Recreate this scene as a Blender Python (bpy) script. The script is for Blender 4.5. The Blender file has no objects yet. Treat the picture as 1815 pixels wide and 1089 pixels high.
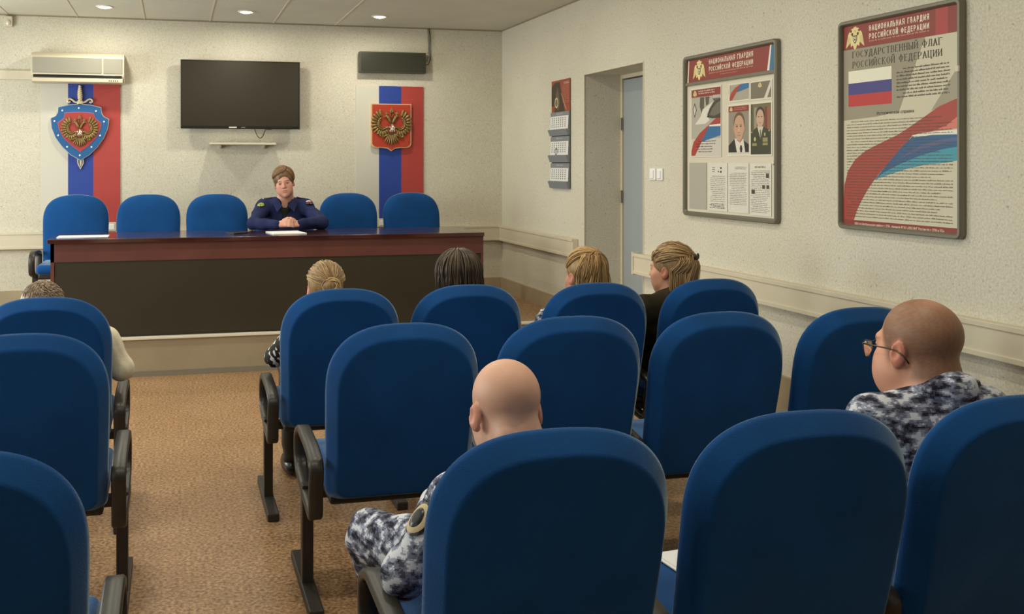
import bpy, bmesh, math, random
import numpy as np
from mathutils import Vector, Matrix, Euler

random.seed(7); np.random.seed(7)
scene = bpy.context.scene
COL = scene.collection
D2R = math.pi/180

# ------------------------------------------------------------------ camera
F_PX, CX, CY, YAW, CAM_H = 1750.0, 731.0, 291.0, 13.53, 1.54
cam_data = bpy.data.cameras.new('camera')
cam = bpy.data.objects.new('camera', cam_data)
COL.objects.link(cam)
cam.location = (0, 0, CAM_H)
cam.rotation_euler = (math.pi/2, 0, -YAW*D2R)
cam_data.sensor_width = 36
cam_data.lens = 36*F_PX/1815
cam_data.shift_x = (907.5-CX)/1815
cam_data.shift_y = -(544.5-CY)/1815
cam_data.clip_start = 0.05
scene.camera = cam

# ------------------------------------------------------------------ world and exposure
w = bpy.data.worlds.new('world'); scene.world = w; w.use_nodes = True
w.node_tree.nodes['Background'].inputs[0].default_value = (0.75, 0.85, 1.0, 1)
w.node_tree.nodes['Background'].inputs[1].default_value = 0.6
vs = scene.view_settings
vs.view_transform = 'Standard'; vs.look = 'None'; vs.gamma = 1; vs.use_curve_mapping = False
vs.exposure = -0.17

XR, YB, ZC, XL, YR = 3.168, 9.35, 2.87, -3.0, -2.6      # right wall, back wall, ceiling, left wall, rear wall
ST = 0.28                                              # height of the stage

def area_light(name, loc, rot, sx, sy, power, color, shape='RECTANGLE', spread=180):
    l = bpy.data.lights.new(name, 'AREA'); l.shape = shape; l.size = sx
    if shape in ('RECTANGLE', 'ELLIPSE'): l.size_y = sy
    l.energy = power; l.color = color; l.spread = spread*D2R
    o = bpy.data.objects.new(name, l); COL.objects.link(o)
    o.location = loc; o.rotation_euler = rot
    return o

# daylight through the three windows of the left wall
WIN_Y = [1.2, 4.2, 7.4]
WIN_P = [14, 72, 92]
for y, p in zip(WIN_Y, WIN_P):
    area_light('window_daylight', (XL+0.06, y, 1.65), (0, -math.pi/2, 0), 1.5, 1.7, p, (0.93, 1.0, 0.98))
LAMP_P = 10.5
LAMP_XY = [(x, y) for y in (8.7, 6.6, 4.5, 2.4, 0.3) for x in (-0.575, 0.605, 1.79)]

# ------------------------------------------------------------------ materials
def lin(c):
    return tuple(((v/255)/12.92 if v/255 <= 0.04045 else (((v/255)+0.055)/1.055)**2.4) for v in c)
MATS = {}
def mat(name, rgb, rough=0.6, metal=0.0, spec=0.5, var=0.0, vscale=8.0, bump=0.0, bscale=60.0, sheen=0.0, emit=None, estr=0.0, coat=0.0, rgb2=None, detail=3.0):
    if name in MATS: return MATS[name]
    m = bpy.data.materials.new(name); m.use_nodes = True
    nt = m.node_tree; b = nt.nodes['Principled BSDF']
    c = lin(rgb)+(1,)
    b.inputs['Base Color'].default_value = c
    b.inputs['Roughness'].default_value = rough
    b.inputs['Metallic'].default_value = metal
    b.inputs['Specular IOR Level'].default_value = spec
    if coat: b.inputs['Coat Weight'].default_value = coat; b.inputs['Coat Roughness'].default_value = 0.12
    if sheen:
        b.inputs['Sheen Weight'].default_value = sheen; b.inputs['Sheen Roughness'].default_value = 0.3
        b.inputs['Sheen Tint'].default_value = (0.75, 0.92, 0.9, 1)
    if emit is not None:
        b.inputs['Emission Color'].default_value = lin(emit)+(1,); b.inputs['Emission Strength'].default_value = estr
    if var or bump:
        geo = nt.nodes.new('ShaderNodeNewGeometry')
        if var:
            n = nt.nodes.new('ShaderNodeTexNoise'); n.inputs['Scale'].default_value = vscale; n.inputs['Detail'].default_value = detail
            nt.links.new(geo.outputs['Position'], n.inputs['Vector'])
            r = nt.nodes.new('ShaderNodeValToRGB')
            r.color_ramp.elements[0].position = 0.35; r.color_ramp.elements[1].position = 0.65
            c2 = lin(rgb2)+(1,) if rgb2 else tuple(v*(1-var) for v in c[:3])+(1,)
            r.color_ramp.elements[0].color = c2; r.color_ramp.elements[1].color = c
            nt.links.new(n.outputs['Fac'], r.inputs['Fac']); nt.links.new(r.outputs['Color'], b.inputs['Base Color'])
        if bump:
            n2 = nt.nodes.new('ShaderNodeTexNoise'); n2.inputs['Scale'].default_value = bscale; n2.inputs['Detail'].default_value = 4
            nt.links.new(geo.outputs['Position'], n2.inputs['Vector'])
            bp = nt.nodes.new('ShaderNodeBump'); bp.inputs['Strength'].default_value = bump; bp.inputs['Distance'].default_value = 0.004
            nt.links.new(n2.outputs['Fac'], bp.inputs['Height']); nt.links.new(bp.outputs['Normal'], b.inputs['Normal'])
    MATS[name] = m
    return m

def wall_material():
    m = bpy.data.materials.new('textured_wallpaper'); m.use_nodes = True
    nt = m.node_tree; b = nt.nodes['Principled BSDF']; b.inputs['Roughness'].default_value = 0.75
    b.inputs['Specular IOR Level'].default_value = 0.25
    geo = nt.nodes.new('ShaderNodeNewGeometry')
    n1 = nt.nodes.new('ShaderNodeTexNoise'); n1.inputs['Scale'].default_value = 95; n1.inputs['Detail'].default_value = 6
    n2 = nt.nodes.new('ShaderNodeTexNoise'); n2.inputs['Scale'].default_value = 1.6; n2.inputs['Detail'].default_value = 3
    n3 = nt.nodes.new('ShaderNodeTexNoise'); n3.inputs['Scale'].default_value = 52; n3.inputs['Detail'].default_value = 2
    for n in (n1, n2, n3): nt.links.new(geo.outputs['Position'], n.inputs['Vector'])
    r1 = nt.nodes.new('ShaderNodeValToRGB'); r1.color_ramp.elements[0].position = 0.3; r1.color_ramp.elements[1].position = 0.62
    r1.color_ramp.elements[0].color = lin((198, 192, 174))+(1,); r1.color_ramp.elements[1].color = lin((218, 212, 195))+(1,)
    nt.links.new(n1.outputs['Fac'], r1.inputs['Fac'])
    r2 = nt.nodes.new('ShaderNodeValToRGB'); r2.color_ramp.elements[0].position = 0.3; r2.color_ramp.elements[1].position = 0.7
    r2.color_ramp.elements[0].color = (0.94, 0.93, 0.91, 1); r2.color_ramp.elements[1].color = (1, 1, 1, 1)
    nt.links.new(n2.outputs['Fac'], r2.inputs['Fac'])
    r3 = nt.nodes.new('ShaderNodeValToRGB'); r3.color_ramp.elements[0].position = 0.27; r3.color_ramp.elements[1].position = 0.33
    r3.color_ramp.elements[0].color = (0.72, 0.70, 0.64, 1); r3.color_ramp.elements[1].color = (1, 1, 1, 1)
    nt.links.new(n3.outputs['Fac'], r3.inputs['Fac'])
    a = nt.nodes.new('ShaderNodeMix'); a.data_type = 'RGBA'; a.blend_type = 'MULTIPLY'; a.inputs[0].default_value = 1
    nt.links.new(r1.outputs['Color'], a.inputs[6]); nt.links.new(r2.outputs['Color'], a.inputs[7])
    c = nt.nodes.new('ShaderNodeMix'); c.data_type = 'RGBA'; c.blend_type = 'MULTIPLY'; c.inputs[0].default_value = 1
    nt.links.new(a.outputs[2], c.inputs[6]); nt.links.new(r3.outputs['Color'], c.inputs[7])
    nt.links.new(c.outputs[2], b.inputs['Base Color'])
    bp = nt.nodes.new('ShaderNodeBump'); bp.inputs['Strength'].default_value = 0.45; bp.inputs['Distance'].default_value = 0.004
    nt.links.new(n1.outputs['Fac'], bp.inputs['Height']); nt.links.new(bp.outputs['Normal'], b.inputs['Normal'])
    return m

def floor_material():
    m = bpy.data.materials.new('mottled_linoleum'); m.use_nodes = True
    nt = m.node_tree; b = nt.nodes['Principled BSDF']; b.inputs['Roughness'].default_value = 0.42
    b.inputs['Specular IOR Level'].default_value = 0.35
    geo = nt.nodes.new('ShaderNodeNewGeometry')
    n1 = nt.nodes.new('ShaderNodeTexNoise'); n1.inputs['Scale'].default_value = 70; n1.inputs['Detail'].default_value = 4
    n2 = nt.nodes.new('ShaderNodeTexNoise'); n2.inputs['Scale'].default_value = 2.2; n2.inputs['Detail'].default_value = 3
    for n in (n1, n2): nt.links.new(geo.outputs['Position'], n.inputs['Vector'])
    r1 = nt.nodes.new('ShaderNodeValToRGB')
    e = r1.color_ramp.elements; e[0].position = 0.33; e[0].color = lin((122, 88, 58))+(1,)
    e[1].position = 0.7; e[1].color = lin((196, 166, 126))+(1,)
    x = e.new(0.5); x.color = lin((164, 128, 92))+(1,)
    nt.links.new(n1.outputs['Fac'], r1.inputs['Fac'])
    r2 = nt.nodes.new('ShaderNodeValToRGB'); r2.color_ramp.elements[0].position = 0.3; r2.color_ramp.elements[1].position = 0.7
    r2.color_ramp.elements[0].color = (0.84, 0.8, 0.76, 1); r2.color_ramp.elements[1].color = (1, 1, 1, 1)
    nt.links.new(n2.outputs['Fac'], r2.inputs['Fac'])
    a = nt.nodes.new('ShaderNodeMix'); a.data_type = 'RGBA'; a.blend_type = 'MULTIPLY'; a.inputs[0].default_value = 1
    nt.links.new(r1.outputs['Color'], a.inputs[6]); nt.links.new(r2.outputs['Color'], a.inputs[7])
    nt.links.new(a.outputs[2], b.inputs['Base Color'])
    return m

def camo_material(name, cols, scale=30.0, px=0.0042, pos=(0.39, 0.46, 0.515, 0.565)):
    m = bpy.data.materials.new(name); m.use_nodes = True
    nt = m.node_tree; b = nt.nodes['Principled BSDF']; b.inputs['Roughness'].default_value = 0.85
    b.inputs['Specular IOR Level'].default_value = 0.2
    tc = nt.nodes.new('ShaderNodeTexCoord')
    mp = nt.nodes.new('ShaderNodeVectorMath'); mp.operation = 'SNAP'; mp.inputs[1].default_value = (px, px, px)
    nt.links.new(tc.outputs['Object'], mp.inputs[0])
    sc = nt.nodes.new('ShaderNodeVectorMath'); sc.operation = 'MULTIPLY'; sc.inputs[1].default_value = (0.8, 0.8, 1.5)
    nt.links.new(mp.outputs[0], sc.inputs[0])
    n = nt.nodes.new('ShaderNodeTexNoise'); n.inputs['Scale'].default_value = scale; n.inputs['Detail'].default_value = 2.5; n.inputs['Roughness'].default_value = 0.6
    nt.links.new(sc.outputs[0], n.inputs['Vector'])
    r = nt.nodes.new('ShaderNodeValToRGB'); r.color_ramp.interpolation = 'CONSTANT'
    e = r.color_ramp.elements; e[0].position = 0; e[0].color = lin(cols[0])+(1,)
    e[1].position = pos[0]; e[1].color = lin(cols[1])+(1,)
    for p, cc in zip(pos[1:], cols[2:]):
        x = e.new(p); x.color = lin(cc)+(1,)
    nt.links.new(n.outputs['Fac'], r.inputs['Fac']); nt.links.new(r.outputs['Color'], b.inputs['Base Color'])
    MATS[name] = m
    return m

def tint_material(name, rough=0.5, spec=0.4, bump=0.0):
    m = bpy.data.materials.new(name); m.use_nodes = True
    nt = m.node_tree; b = nt.nodes['Principled BSDF']; b.inputs['Roughness'].default_value = rough
    b.inputs['Specular IOR Level'].default_value = spec
    at = nt.nodes.new('ShaderNodeAttribute'); at.attribute_name = 'tint'
    nt.links.new(at.outputs['Color'], b.inputs['Base Color'])
    tc = nt.nodes.new('ShaderNodeTexCoord')
    n = nt.nodes.new('ShaderNodeTexNoise'); n.inputs['Scale'].default_value = 260; n.inputs['Detail'].default_value = 2
    nt.links.new(tc.outputs['Object'], n.inputs['Vector'])
    bp = nt.nodes.new('ShaderNodeBump'); bp.inputs['Strength'].default_value = 0.12; bp.inputs['Distance'].default_value = 0.002
    nt.links.new(n.outputs['Fac'], bp.inputs['Height']); nt.links.new(bp.outputs['Normal'], b.inputs['Normal'])
    MATS[name] = m
    return m

def hair_material(name, c_dark, c_light, rough=0.45):
    m = bpy.data.materials.new(name); m.use_nodes = True
    nt = m.node_tree; b = nt.nodes['Principled BSDF']; b.inputs['Roughness'].default_value = rough
    tc = nt.nodes.new('ShaderNodeTexCoord')
    n = nt.nodes.new('ShaderNodeTexNoise'); n.inputs['Scale'].default_value = 55; n.inputs['Detail'].default_value = 4
    sc = nt.nodes.new('ShaderNodeVectorMath'); sc.operation = 'MULTIPLY'; sc.inputs[1].default_value = (1.6, 1.6, 0.35)
    nt.links.new(tc.outputs['Object'], sc.inputs[0]); nt.links.new(sc.outputs[0], n.inputs['Vector'])
    r = nt.nodes.new('ShaderNodeValToRGB'); r.color_ramp.elements[0].position = 0.36; r.color_ramp.elements[1].position = 0.62
    r.color_ramp.elements[0].color = lin(c_dark)+(1,); r.color_ramp.elements[1].color = lin(c_light)+(1,)
    nt.links.new(n.outputs['Fac'], r.inputs['Fac']); nt.links.new(r.outputs['Color'], b.inputs['Base Color'])
    bp = nt.nodes.new('ShaderNodeBump'); bp.inputs['Strength'].default_value = 0.5; bp.inputs['Distance'].default_value = 0.004
    nt.links.new(n.outputs['Fac'], bp.inputs['Height']); nt.links.new(bp.outputs['Normal'], b.inputs['Normal'])
    MATS[name] = m
    return m

M_WALL = wall_material(); M_FLOOR = floor_material()
M_CEIL = mat('ceiling_tile', (212, 210, 196), 0.8, spec=0.2, var=0.05, vscale=3)
M_GRID = mat('ceiling_grid', (214, 208, 190), 0.6)
M_TRUNK = mat('cream_plastic', (214, 204, 180), 0.45, var=0.06, vscale=2.5)
M_BASEB = mat('tan_base_panel', (176, 160, 130), 0.6, var=0.1, vscale=4)
M_RISER = mat('stage_riser_paint', (164, 148, 122), 0.6, var=0.1, vscale=3)
M_RISERB = mat('grey_skirting', (130, 122, 106), 0.6)
M_DOOR = mat('grey_blue_door_paint', (158, 166, 168), 0.45)
M_BLUE = mat('blue_upholstery', (12, 72, 132), 0.85, spec=0.2, var=0.18, vscale=5, bump=0.35, bscale=420, sheen=0.75)
M_BLACK = mat('black_plastic', (46, 42, 36), 0.4, var=0.1, vscale=12)
M_STEEL = mat('dark_painted_steel', (44, 38, 32), 0.5)
M_MAHOG = mat('mahogany_top', (78, 38, 28), 0.16, var=0.3, vscale=4, coat=0.6, rgb2=(54, 24, 18))
M_MAHOG2 = mat('mahogany_band', (104, 58, 50), 0.45, var=0.2, vscale=4)
M_DESKP = mat('dark_brown_panel', (50, 44, 28), 0.5, var=0.15, vscale=3)
M_WHITE = mat('white_paper', (238, 238, 236), 0.7)
M_SCREEN = mat('dark_screen', (46, 40, 28), 0.3, spec=0.5)
M_BEZEL = mat('black_bezel', (20, 20, 18), 0.3)
M_ALU = mat('grey_aluminium', (120, 116, 100), 0.4, metal=0.25)
M_GOLD = mat('old_gold', (138, 114, 66), 0.35, metal=0.35)
M_SILVER = mat('silvery_relief', (226, 216, 200), 0.35, metal=0.2)
M_CAMO = camo_material('grey_blue_digital_camouflage', [(34, 34, 44), (72, 72, 86), (112, 116, 134), (146, 152, 168), (204, 207, 214)])
M_SKIN = tint_material('skin')

# ------------------------------------------------------------------ object helpers
def link(o, parent=None):
    COL.objects.link(o)
    if parent is not None: o.parent = parent
    return o
def tag(o, label, cat, group=None, kind=None):
    o['label'] = label; o['category'] = cat
    if group: o['group'] = group
    if kind: o['kind'] = kind
    return o
def thing(name, label, cat, loc=(0, 0, 0), rz=0.0, group=None):
    o = bpy.data.objects.new(name, None); o.empty_display_size = 0.1
    link(o); o.location = loc; o.rotation_euler = (0, 0, rz)
    return tag(o, label, cat, group)
def obj(name, bm, mats, parent=None, loc=None, smooth=False, angle=None, kind=None):
    me = bpy.data.meshes.new(name)
    bmesh.ops.recalc_face_normals(bm, faces=bm.faces)
    bm.to_mesh(me); bm.free()
    for m in (mats if isinstance(mats, (list, tuple)) else [mats]): me.materials.append(m)
    if smooth:
        me.shade_smooth()
        if angle is not None: me.set_sharp_from_angle(angle=angle*D2R)
    o = bpy.data.objects.new(name, me); link(o, parent)
    if loc is not None: o.location = loc
    if kind: o['kind'] = kind
    return o
def struct(name, bm, m, loc=None, **k): return obj(name, bm, m, None, loc, kind='structure', **k)
def NB(): return bmesh.new()
def bx(bm, x0, x1, y0, y1, z0, z1, bev=0.0, mi=0, seg=2):
    g = bmesh.ops.create_cube(bm, size=1)
    for v in g['verts']:
        v.co = Vector(((x0+x1)/2+v.co.x*(x1-x0), (y0+y1)/2+v.co.y*(y1-y0), (z0+z1)/2+v.co.z*(z1-z0)))
    fs = set(f for v in g['verts'] for f in v.link_faces)
    for f in fs: f.material_index = mi
    if bev:
        es = list(set(e for v in g['verts'] for e in v.link_edges))
        r = bmesh.ops.bevel(bm, geom=es, offset=bev, segments=seg, affect='EDGES', profile=0.5)
        for f in r['faces']: f.material_index = mi
    return bm
def poly(bm, pts, mi=0):
    f = bm.faces.new([bm.verts.new(p) for p in pts]); f.material_index = mi; return f
def prism(bm, pts, a, b, ax=1, mi=0):
    """2-D outline extruded from a to b along axis ax (0=x,1=y,2=z)."""
    def P(p, t):
        return {0: (t, p[0], p[1]), 1: (p[0], t, p[1]), 2: (p[0], p[1], t)}[ax]
    A = [bm.verts.new(P(p, a)) for p in pts]; B = [bm.verts.new(P(p, b)) for p in pts]
    n = len(pts); fs = [bm.faces.new(A), bm.faces.new(B[::-1])]
    for i in range(n): fs.append(bm.faces.new((A[i], B[i], B[(i+1) % n], A[(i+1) % n])))
    for f in fs: f.material_index = mi
def tube(bm, pts, r, n=8, mi=0, closed=False, taper=None):
    pts = [Vector(p) for p in pts]; N = len(pts); rings = []
    up = Vector((0.13, 0.21, 0.97)).normalized()
    prev = None
    for i, p in enumerate(pts):
        if closed: t = pts[(i+1) % N]-pts[i-1]
        else: t = pts[min(i+1, N-1)]-pts[max(i-1, 0)]
        if t.length < 1e-9: t = Vector((0, 0, 1))
        t.normalize()
        if prev is None:
            a = t.cross(up)
            if a.length < 0.1: a = t.cross(Vector((1, 0, 0)))
        else: a = prev-t*prev.dot(t)
        a.normalize(); prev = a; b = t.cross(a)
        rr = r if taper is None else r*taper(i/(N-1))
        rings.append([bm.verts.new(p+rr*(math.cos(2*math.pi*k/n)*a+math.sin(2*math.pi*k/n)*b)) for k in range(n)])
    for i in range(N if closed else N-1):
        A, B = rings[i], rings[(i+1) % N]
        for k in range(n):
            f = bm.faces.new((A[k], A[(k+1) % n], B[(k+1) % n], B[k])); f.material_index = mi
    if not closed:
        f = bm.faces.new(rings[0]); f.material_index = mi
        f = bm.faces.new(rings[-1][::-1]); f.material_index = mi
def ribbon_sweep(bm, path, hw, ht, closed=True, x0=0.0):
    """rectangular section (half width hw along x, half thickness ht) swept along a closed (y, z) path."""
    N = len(path); rings = []
    for i in range(N):
        p = Vector(path[i]); t = (Vector(path[(i+1) % N])-Vector(path[i-1])); t.normalize()
        n = Vector((-t.y, t.x))
        b = ht*0.45
        sec = [(-hw, -ht+b), (-hw+b, -ht), (hw-b, -ht), (hw, -ht+b), (hw, ht-b), (hw-b, ht), (-hw+b, ht), (-hw, ht-b)]
        rings.append([bm.verts.new((x0+s[0], p.x+n.x*s[1], p.y+n.y*s[1])) for s in sec])
    for i in range(N):
        A, B = rings[i], rings[(i+1) % N]
        for k in range(8): bm.faces.new((A[k], A[(k+1) % 8], B[(k+1) % 8], B[k]))
def rounded(pts, r, seg=5):
    out = []; N = len(pts)
    for i in range(N):
        p = Vector(pts[i]); a = Vector(pts[i-1])-p; b = Vector(pts[(i+1) % N])-p
        rr = min(r if not isinstance(r, (list, tuple)) else r[i], a.length*0.45, b.length*0.45)
        A = p+a.normalized()*rr; B = p+b.normalized()*rr
        for k in range(seg+1):
            t = k/seg; out.append(tuple((1-t)**2*A+2*t*(1-t)*p+t*t*B))
    return out
def blob(bm, c, r, R=None, u=10, v=7, mi=0):
    g = bmesh.ops.create_uvsphere(bm, u_segments=u, v_segments=v, radius=1)
    for q in g['verts']:
        p = Vector((q.co.x*r[0], q.co.y*r[1], q.co.z*r[2]))
        if R is not None: p = R @ p
        q.co = p+Vector(c)
    for f in set(f for q in g['verts'] for f in q.link_faces): f.material_index = mi
def copy_tree(o, loc, rz, label, group=None, drop=()):
    c = o.copy(); COL.objects.link(c); c.location = loc; c.rotation_euler = (0, 0, rz); c['label'] = label
    if group: c['group'] = group
    for ch in o.children:
        d = ch.copy(); COL.objects.link(d); d.parent = c
        for g in ch.children:
            e = g.copy(); COL.objects.link(e); e.parent = d
    return c

# ------------------------------------------------------------------ room shell
struct('floor', bx(NB(), XL-0.2, XR+0.9, YR-0.2, YB+0.2, -0.1, 0), M_FLOOR)
struct('ceiling', bx(NB(), XL-0.2, XR+0.6, YR-0.2, YB+0.2, ZC, ZC+0.1), M_CEIL)
struct('wall_back', bx(NB(), XL-0.2, XR+0.2, YB, YB+0.2, 0, ZC), M_WALL)
struct('wall_rear', bx(NB(), XL-0.2, XR+0.2, YR-0.2, YR, 0, ZC), mat('darkened_rear_wall', (96, 78, 58), 0.6, var=0.2, vscale=4))  # unseen wall, brown made up to cut bounce light on the chair backs
DY0, DY1, DZ, DD = 6.296, 7.316, 2.252, 0.34
bm = NB()
bx(bm, XR, XR+DD+0.05, YR, DY0, 0, ZC); bx(bm, XR, XR+DD+0.05, DY1, YB, 0, ZC); bx(bm, XR, XR+DD+0.05, DY0, DY1, DZ, ZC)
bx(bm, XR+DD+0.05, XR+DD+0.12, YR, YB, 0, ZC)
struct('wall_right', bm, M_WALL)
bm = NB()
ys = [YR]+[v for y in WIN_Y for v in (y-0.85, y+0.85)]+[YB]
for i in range(0, len(ys), 2): bx(bm, XL-0.2, XL, ys[i], ys[i+1], 0, ZC)
for y in WIN_Y:
    bx(bm, XL-0.2, XL, y-0.85, y+0.85, 0, 0.9); bx(bm, XL-0.2, XL, y-0.85, y+0.85, 2.4, ZC)
struct('wall_left', bm, M_WALL)
M_GLASS = mat('window_glass', (225, 235, 240), 0.05)
for i, y in enumerate(WIN_Y):
    bm = NB()
    for a, b in ((y-0.85, y-0.79), (y-0.03, y+0.03), (y+0.79, y+0.85)): bx(bm, XL-0.12, XL-0.05, a, b, 0.9, 2.4, mi=0)
    for a, b in ((0.9, 0.96), (2.34, 2.4)): bx(bm, XL-0.12, XL-0.05, y-0.85, y+0.85, a, b, mi=0)
    bx(bm, XL-0.09, XL-0.08, y-0.8, y+0.8, 0.95, 2.35, mi=1)
    struct('window_%d' % (i+1), bm, [M_TRUNK, M_GLASS])

# ceiling battens running towards the stage
bm = NB()
x = -2.61
while x < 2.0:
    bx(bm, x-0.006, x+0.006, YR, YB, ZC-0.004, ZC+0.01); x += 0.5855
for y in np.arange(YB-1.2, YR, -1.2): bx(bm, XL, 1.7, y-0.004, y+0.004, ZC-0.002, ZC+0.01)
struct('trim_1', bm, M_GRID)
# thin bead where the ceiling meets the walls
bm = NB(); bx(bm, XL, XR, YB-0.012, YB, ZC-0.012, ZC); bx(bm, XR-0.01, XR, YR, YB, ZC-0.01, ZC)
struct('trim_2', bm, mat('ceiling_bead', (150, 138, 114), 0.6))

# stage
bm = NB(); bx(bm, XL, XR, 7.44, YB, 0, ST)
struct('stage_floor', bm, M_FLOOR)
bm = NB(); bx(bm, XL, XR, 7.415, 7.44, 0.035, ST-0.012); struct('stage_riser', bm, M_RISER)
bm = NB(); bx(bm, XL, XR, 7.395, 7.45, ST-0.012, ST+0.006, 0.003); struct('stage_edge_trim', bm, mat('light_edge_strip', (226, 218, 198), 0.4))
bm = NB(); bx(bm, XL, XR, 7.40, 7.44, 0, 0.04); struct('baseboard_stage', bm, M_RISERB)
bm = NB(); bx(bm, XL, XR, YB-0.02, YB, ST, 0.415); struct('baseboard_back', bm, M_BASEB)
bm = NB(); bx(bm, XR-0.025, XR, YR, DY0-0.02, 0, 0.41); bx(bm, XR-0.025, XR, DY1+0.02, 7.415, 0, 0.415)
bx(bm, XR-0.02, XR, 7.44, YB-0.02, ST, 0.415)
struct('baseboard_right', bm, M_BASEB)

# cable trunking used as a dado rail
def trunk(bm, horizontal_y=None, a=0, b=0, z0=0.787, z1=0.935):
    if horizontal_y is None:
        bx(bm, XR-0.05, XR, a, b, z0, z1, 0.006); bx(bm, XR-0.056, XR-0.045, a, b, z1-0.022, z1+0.002, 0.003); bx(bm, XR-0.056, XR-0.045, a, b, z0-0.002, z0+0.022, 0.003)
    else:
        y = horizontal_y
        bx(bm, a, b, y-0.05, y, z0, z1, 0.006); bx(bm, a, b, y-0.056, y-0.045, z1-0.022, z1+0.002, 0.003); bx(bm, a, b, y-0.056, y-0.045, z0-0.002, z0+0.022, 0.003)
bm = NB(); trunk(bm, YB, XL, XR); struct('trim_3', bm, M_TRUNK)
bm = NB(); trunk(bm, None, DY1+0.125, YB-0.05); struct('trim_4', bm, M_TRUNK)
bm = NB(); trunk(bm, None, YR, DY0+0.065, 0.775, 0.915); bx(bm, XR-0.06, XR, DY0+0.05, DY0+0.072, 0.765, 0.925, 0.005)
struct('trim_5', bm, M_TRUNK)
# narrow cable duct running to the air conditioner
bm = NB(); bx(bm, XL, -1.22, YB-0.035, YB, 2.29, 2.37, 0.004); struct('trim_6', bm, M_TRUNK)
# raised corner bead around the door recess
bm = NB()
bx(bm, XR-0.004, XR+0.004, DY1-0.004, DY1+0.006, 0, DZ+0.004); bx(bm, XR-0.004, XR+0.004, DY0-0.006, DY0+0.004, 0, DZ+0.004)
bx(bm, XR-0.004, XR+0.004, DY0, DY1, DZ-0.004, DZ+0.006)
struct('trim_7', bm, M_TRUNK)

# door in the recess
bm = NB()
bx(bm, XR+DD-0.03, XR+DD+0.03, DY1-0.03, DY1, 0, DZ); bx(bm, XR+DD-0.03, XR+DD+0.03, DY0, DY0+0.03, 0, DZ); bx(bm, XR+DD-0.028, XR+DD+0.03, DY0+0.03, DY1-0.03, DZ-0.03, DZ)
dfr = struct('door_1', bm, M_TRUNK)
bm = NB(); bx(bm, XR+DD-0.02, XR+DD+0.02, DY0+0.035, DY1-0.035, 0.01, DZ-0.04, 0.004)
obj('door_leaf', bm, M_DOOR, dfr)
for z in (0.35, 1.28, 1.86):
    bm = NB(); tube(bm, [(XR+DD-0.04, DY1-0.034, z-0.05), (XR+DD-0.04, DY1-0.034, z+0.05)], 0.009)
    obj('hinge', bm, M_ALU, dfr, smooth=True, angle=40)
bm = NB(); bx(bm, XR+DD-0.045, XR+DD-0.02, DY0+0.08, DY0+0.12, 0.95, 1.15, 0.004); tube(bm, [(XR+DD-0.03, DY0+0.1, 1.05), (XR+DD-0.075, DY0+0.1, 1.05), (XR+DD-0.075, DY0+0.22, 1.05)], 0.008)
obj('handle', bm, M_ALU, dfr)

# ------------------------------------------------------------------ recessed ceiling lamps
M_LAMP = mat('lamp_glow', (255, 250, 235), 0.4, emit=(255, 244, 220), estr=14)
M_RING = mat('lamp_ring_white', (230, 226, 214), 0.3)
lamp_names = {(-0.575, 8.7): 'round recessed ceiling downlight above the left shield emblem',
              (0.605, 8.7): 'round recessed ceiling downlight above the television',
              (1.79, 8.7): 'round recessed ceiling downlight above the dark wall display box'}
for (x, y) in LAMP_XY:
    if (x, y) not in lamp_names: 
        lab = 'recessed downlight above the %s, %s of its row of three' % ({6.6: 'space before the stage', 4.5: 'front row of armchairs', 2.4: 'nearest row of armchairs', 0.3: 'rear of the room'}[y], {-0.575: 'leftmost', 0.605: 'middle', 1.79: 'rightmost'}[x])
    else: lab = lamp_names[(x, y)]
    t = thing('ceiling_downlight', lab, 'ceiling light', (x, y, ZC), 0, 'recessed ceiling downlights')
    bm = NB()
    prof = [(0.050, 0.006), (0.052, -0.008), (0.066, -0.010), (0.074, -0.001), (0.074, 0.002)]
    rings = [[bm.verts.new((r*math.cos(2*math.pi*k/28), r*math.sin(2*math.pi*k/28), z)) for k in range(28)] for r, z in prof]
    for A, B in zip(rings, rings[1:]):
        for k in range(28): bm.faces.new((A[k], A[(k+1) % 28], B[(k+1) % 28], B[k]))
    obj('trim_ring', bm, M_RING, t, smooth=True, angle=40)
    bm = NB(); blob(bm, (0, 0, -0.001), (0.050, 0.050, 0.018), u=20, v=10)
    obj('bulb', bm, M_LAMP, t, smooth=True)
    area_light('lamp_light', (x, y, ZC-0.045), (0, 0, 0), 0.11, 0.11, LAMP_P if y > 1 else LAMP_P*0.5, (1.0, 0.95, 0.80), 'DISK', 180)

# ------------------------------------------------------------------ chairs
def back_outline():
    hw, hb, z0, zs, z1 = 0.262, 0.252, 0.375, 0.78, 1.012
    pts = []
    n = 2.65
    for i in range(41):
        a = math.pi*i/40
        c, s = math.cos(a), math.sin(a)
        x = hw*math.copysign(abs(c)**(2/n), c); z = zs+(z1-zs)*abs(s)**(2/n)
        pts.append((x, z))
    pts += [(-hw+0.002, 0.7), (-hb-0.003, 0.55)]
    cr = 0.05
    for i in range(7):
        a = math.pi+math.pi/2*i/6
        pts.append((-hb+cr+cr*math.cos(a), z0+cr+cr*math.sin(a)))
    pts += [(0, z0)]
    for i in range(7):
        a = -math.pi/2+math.pi/2*i/6
        pts.append((hb-cr+cr*math.cos(a), z0+cr+cr*math.sin(a)))
    pts += [(hb+0.003, 0.55), (hw-0.002, 0.7)]
    return pts
TILT = 12*D2R
def tilt(p, piv=0.42):
    y, z = p[1], p[2]-piv
    return (p[0], y*math.cos(TILT)-z*math.sin(TILT)+0.02, piv+y*math.sin(TILT)+z*math.cos(TILT))
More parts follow.
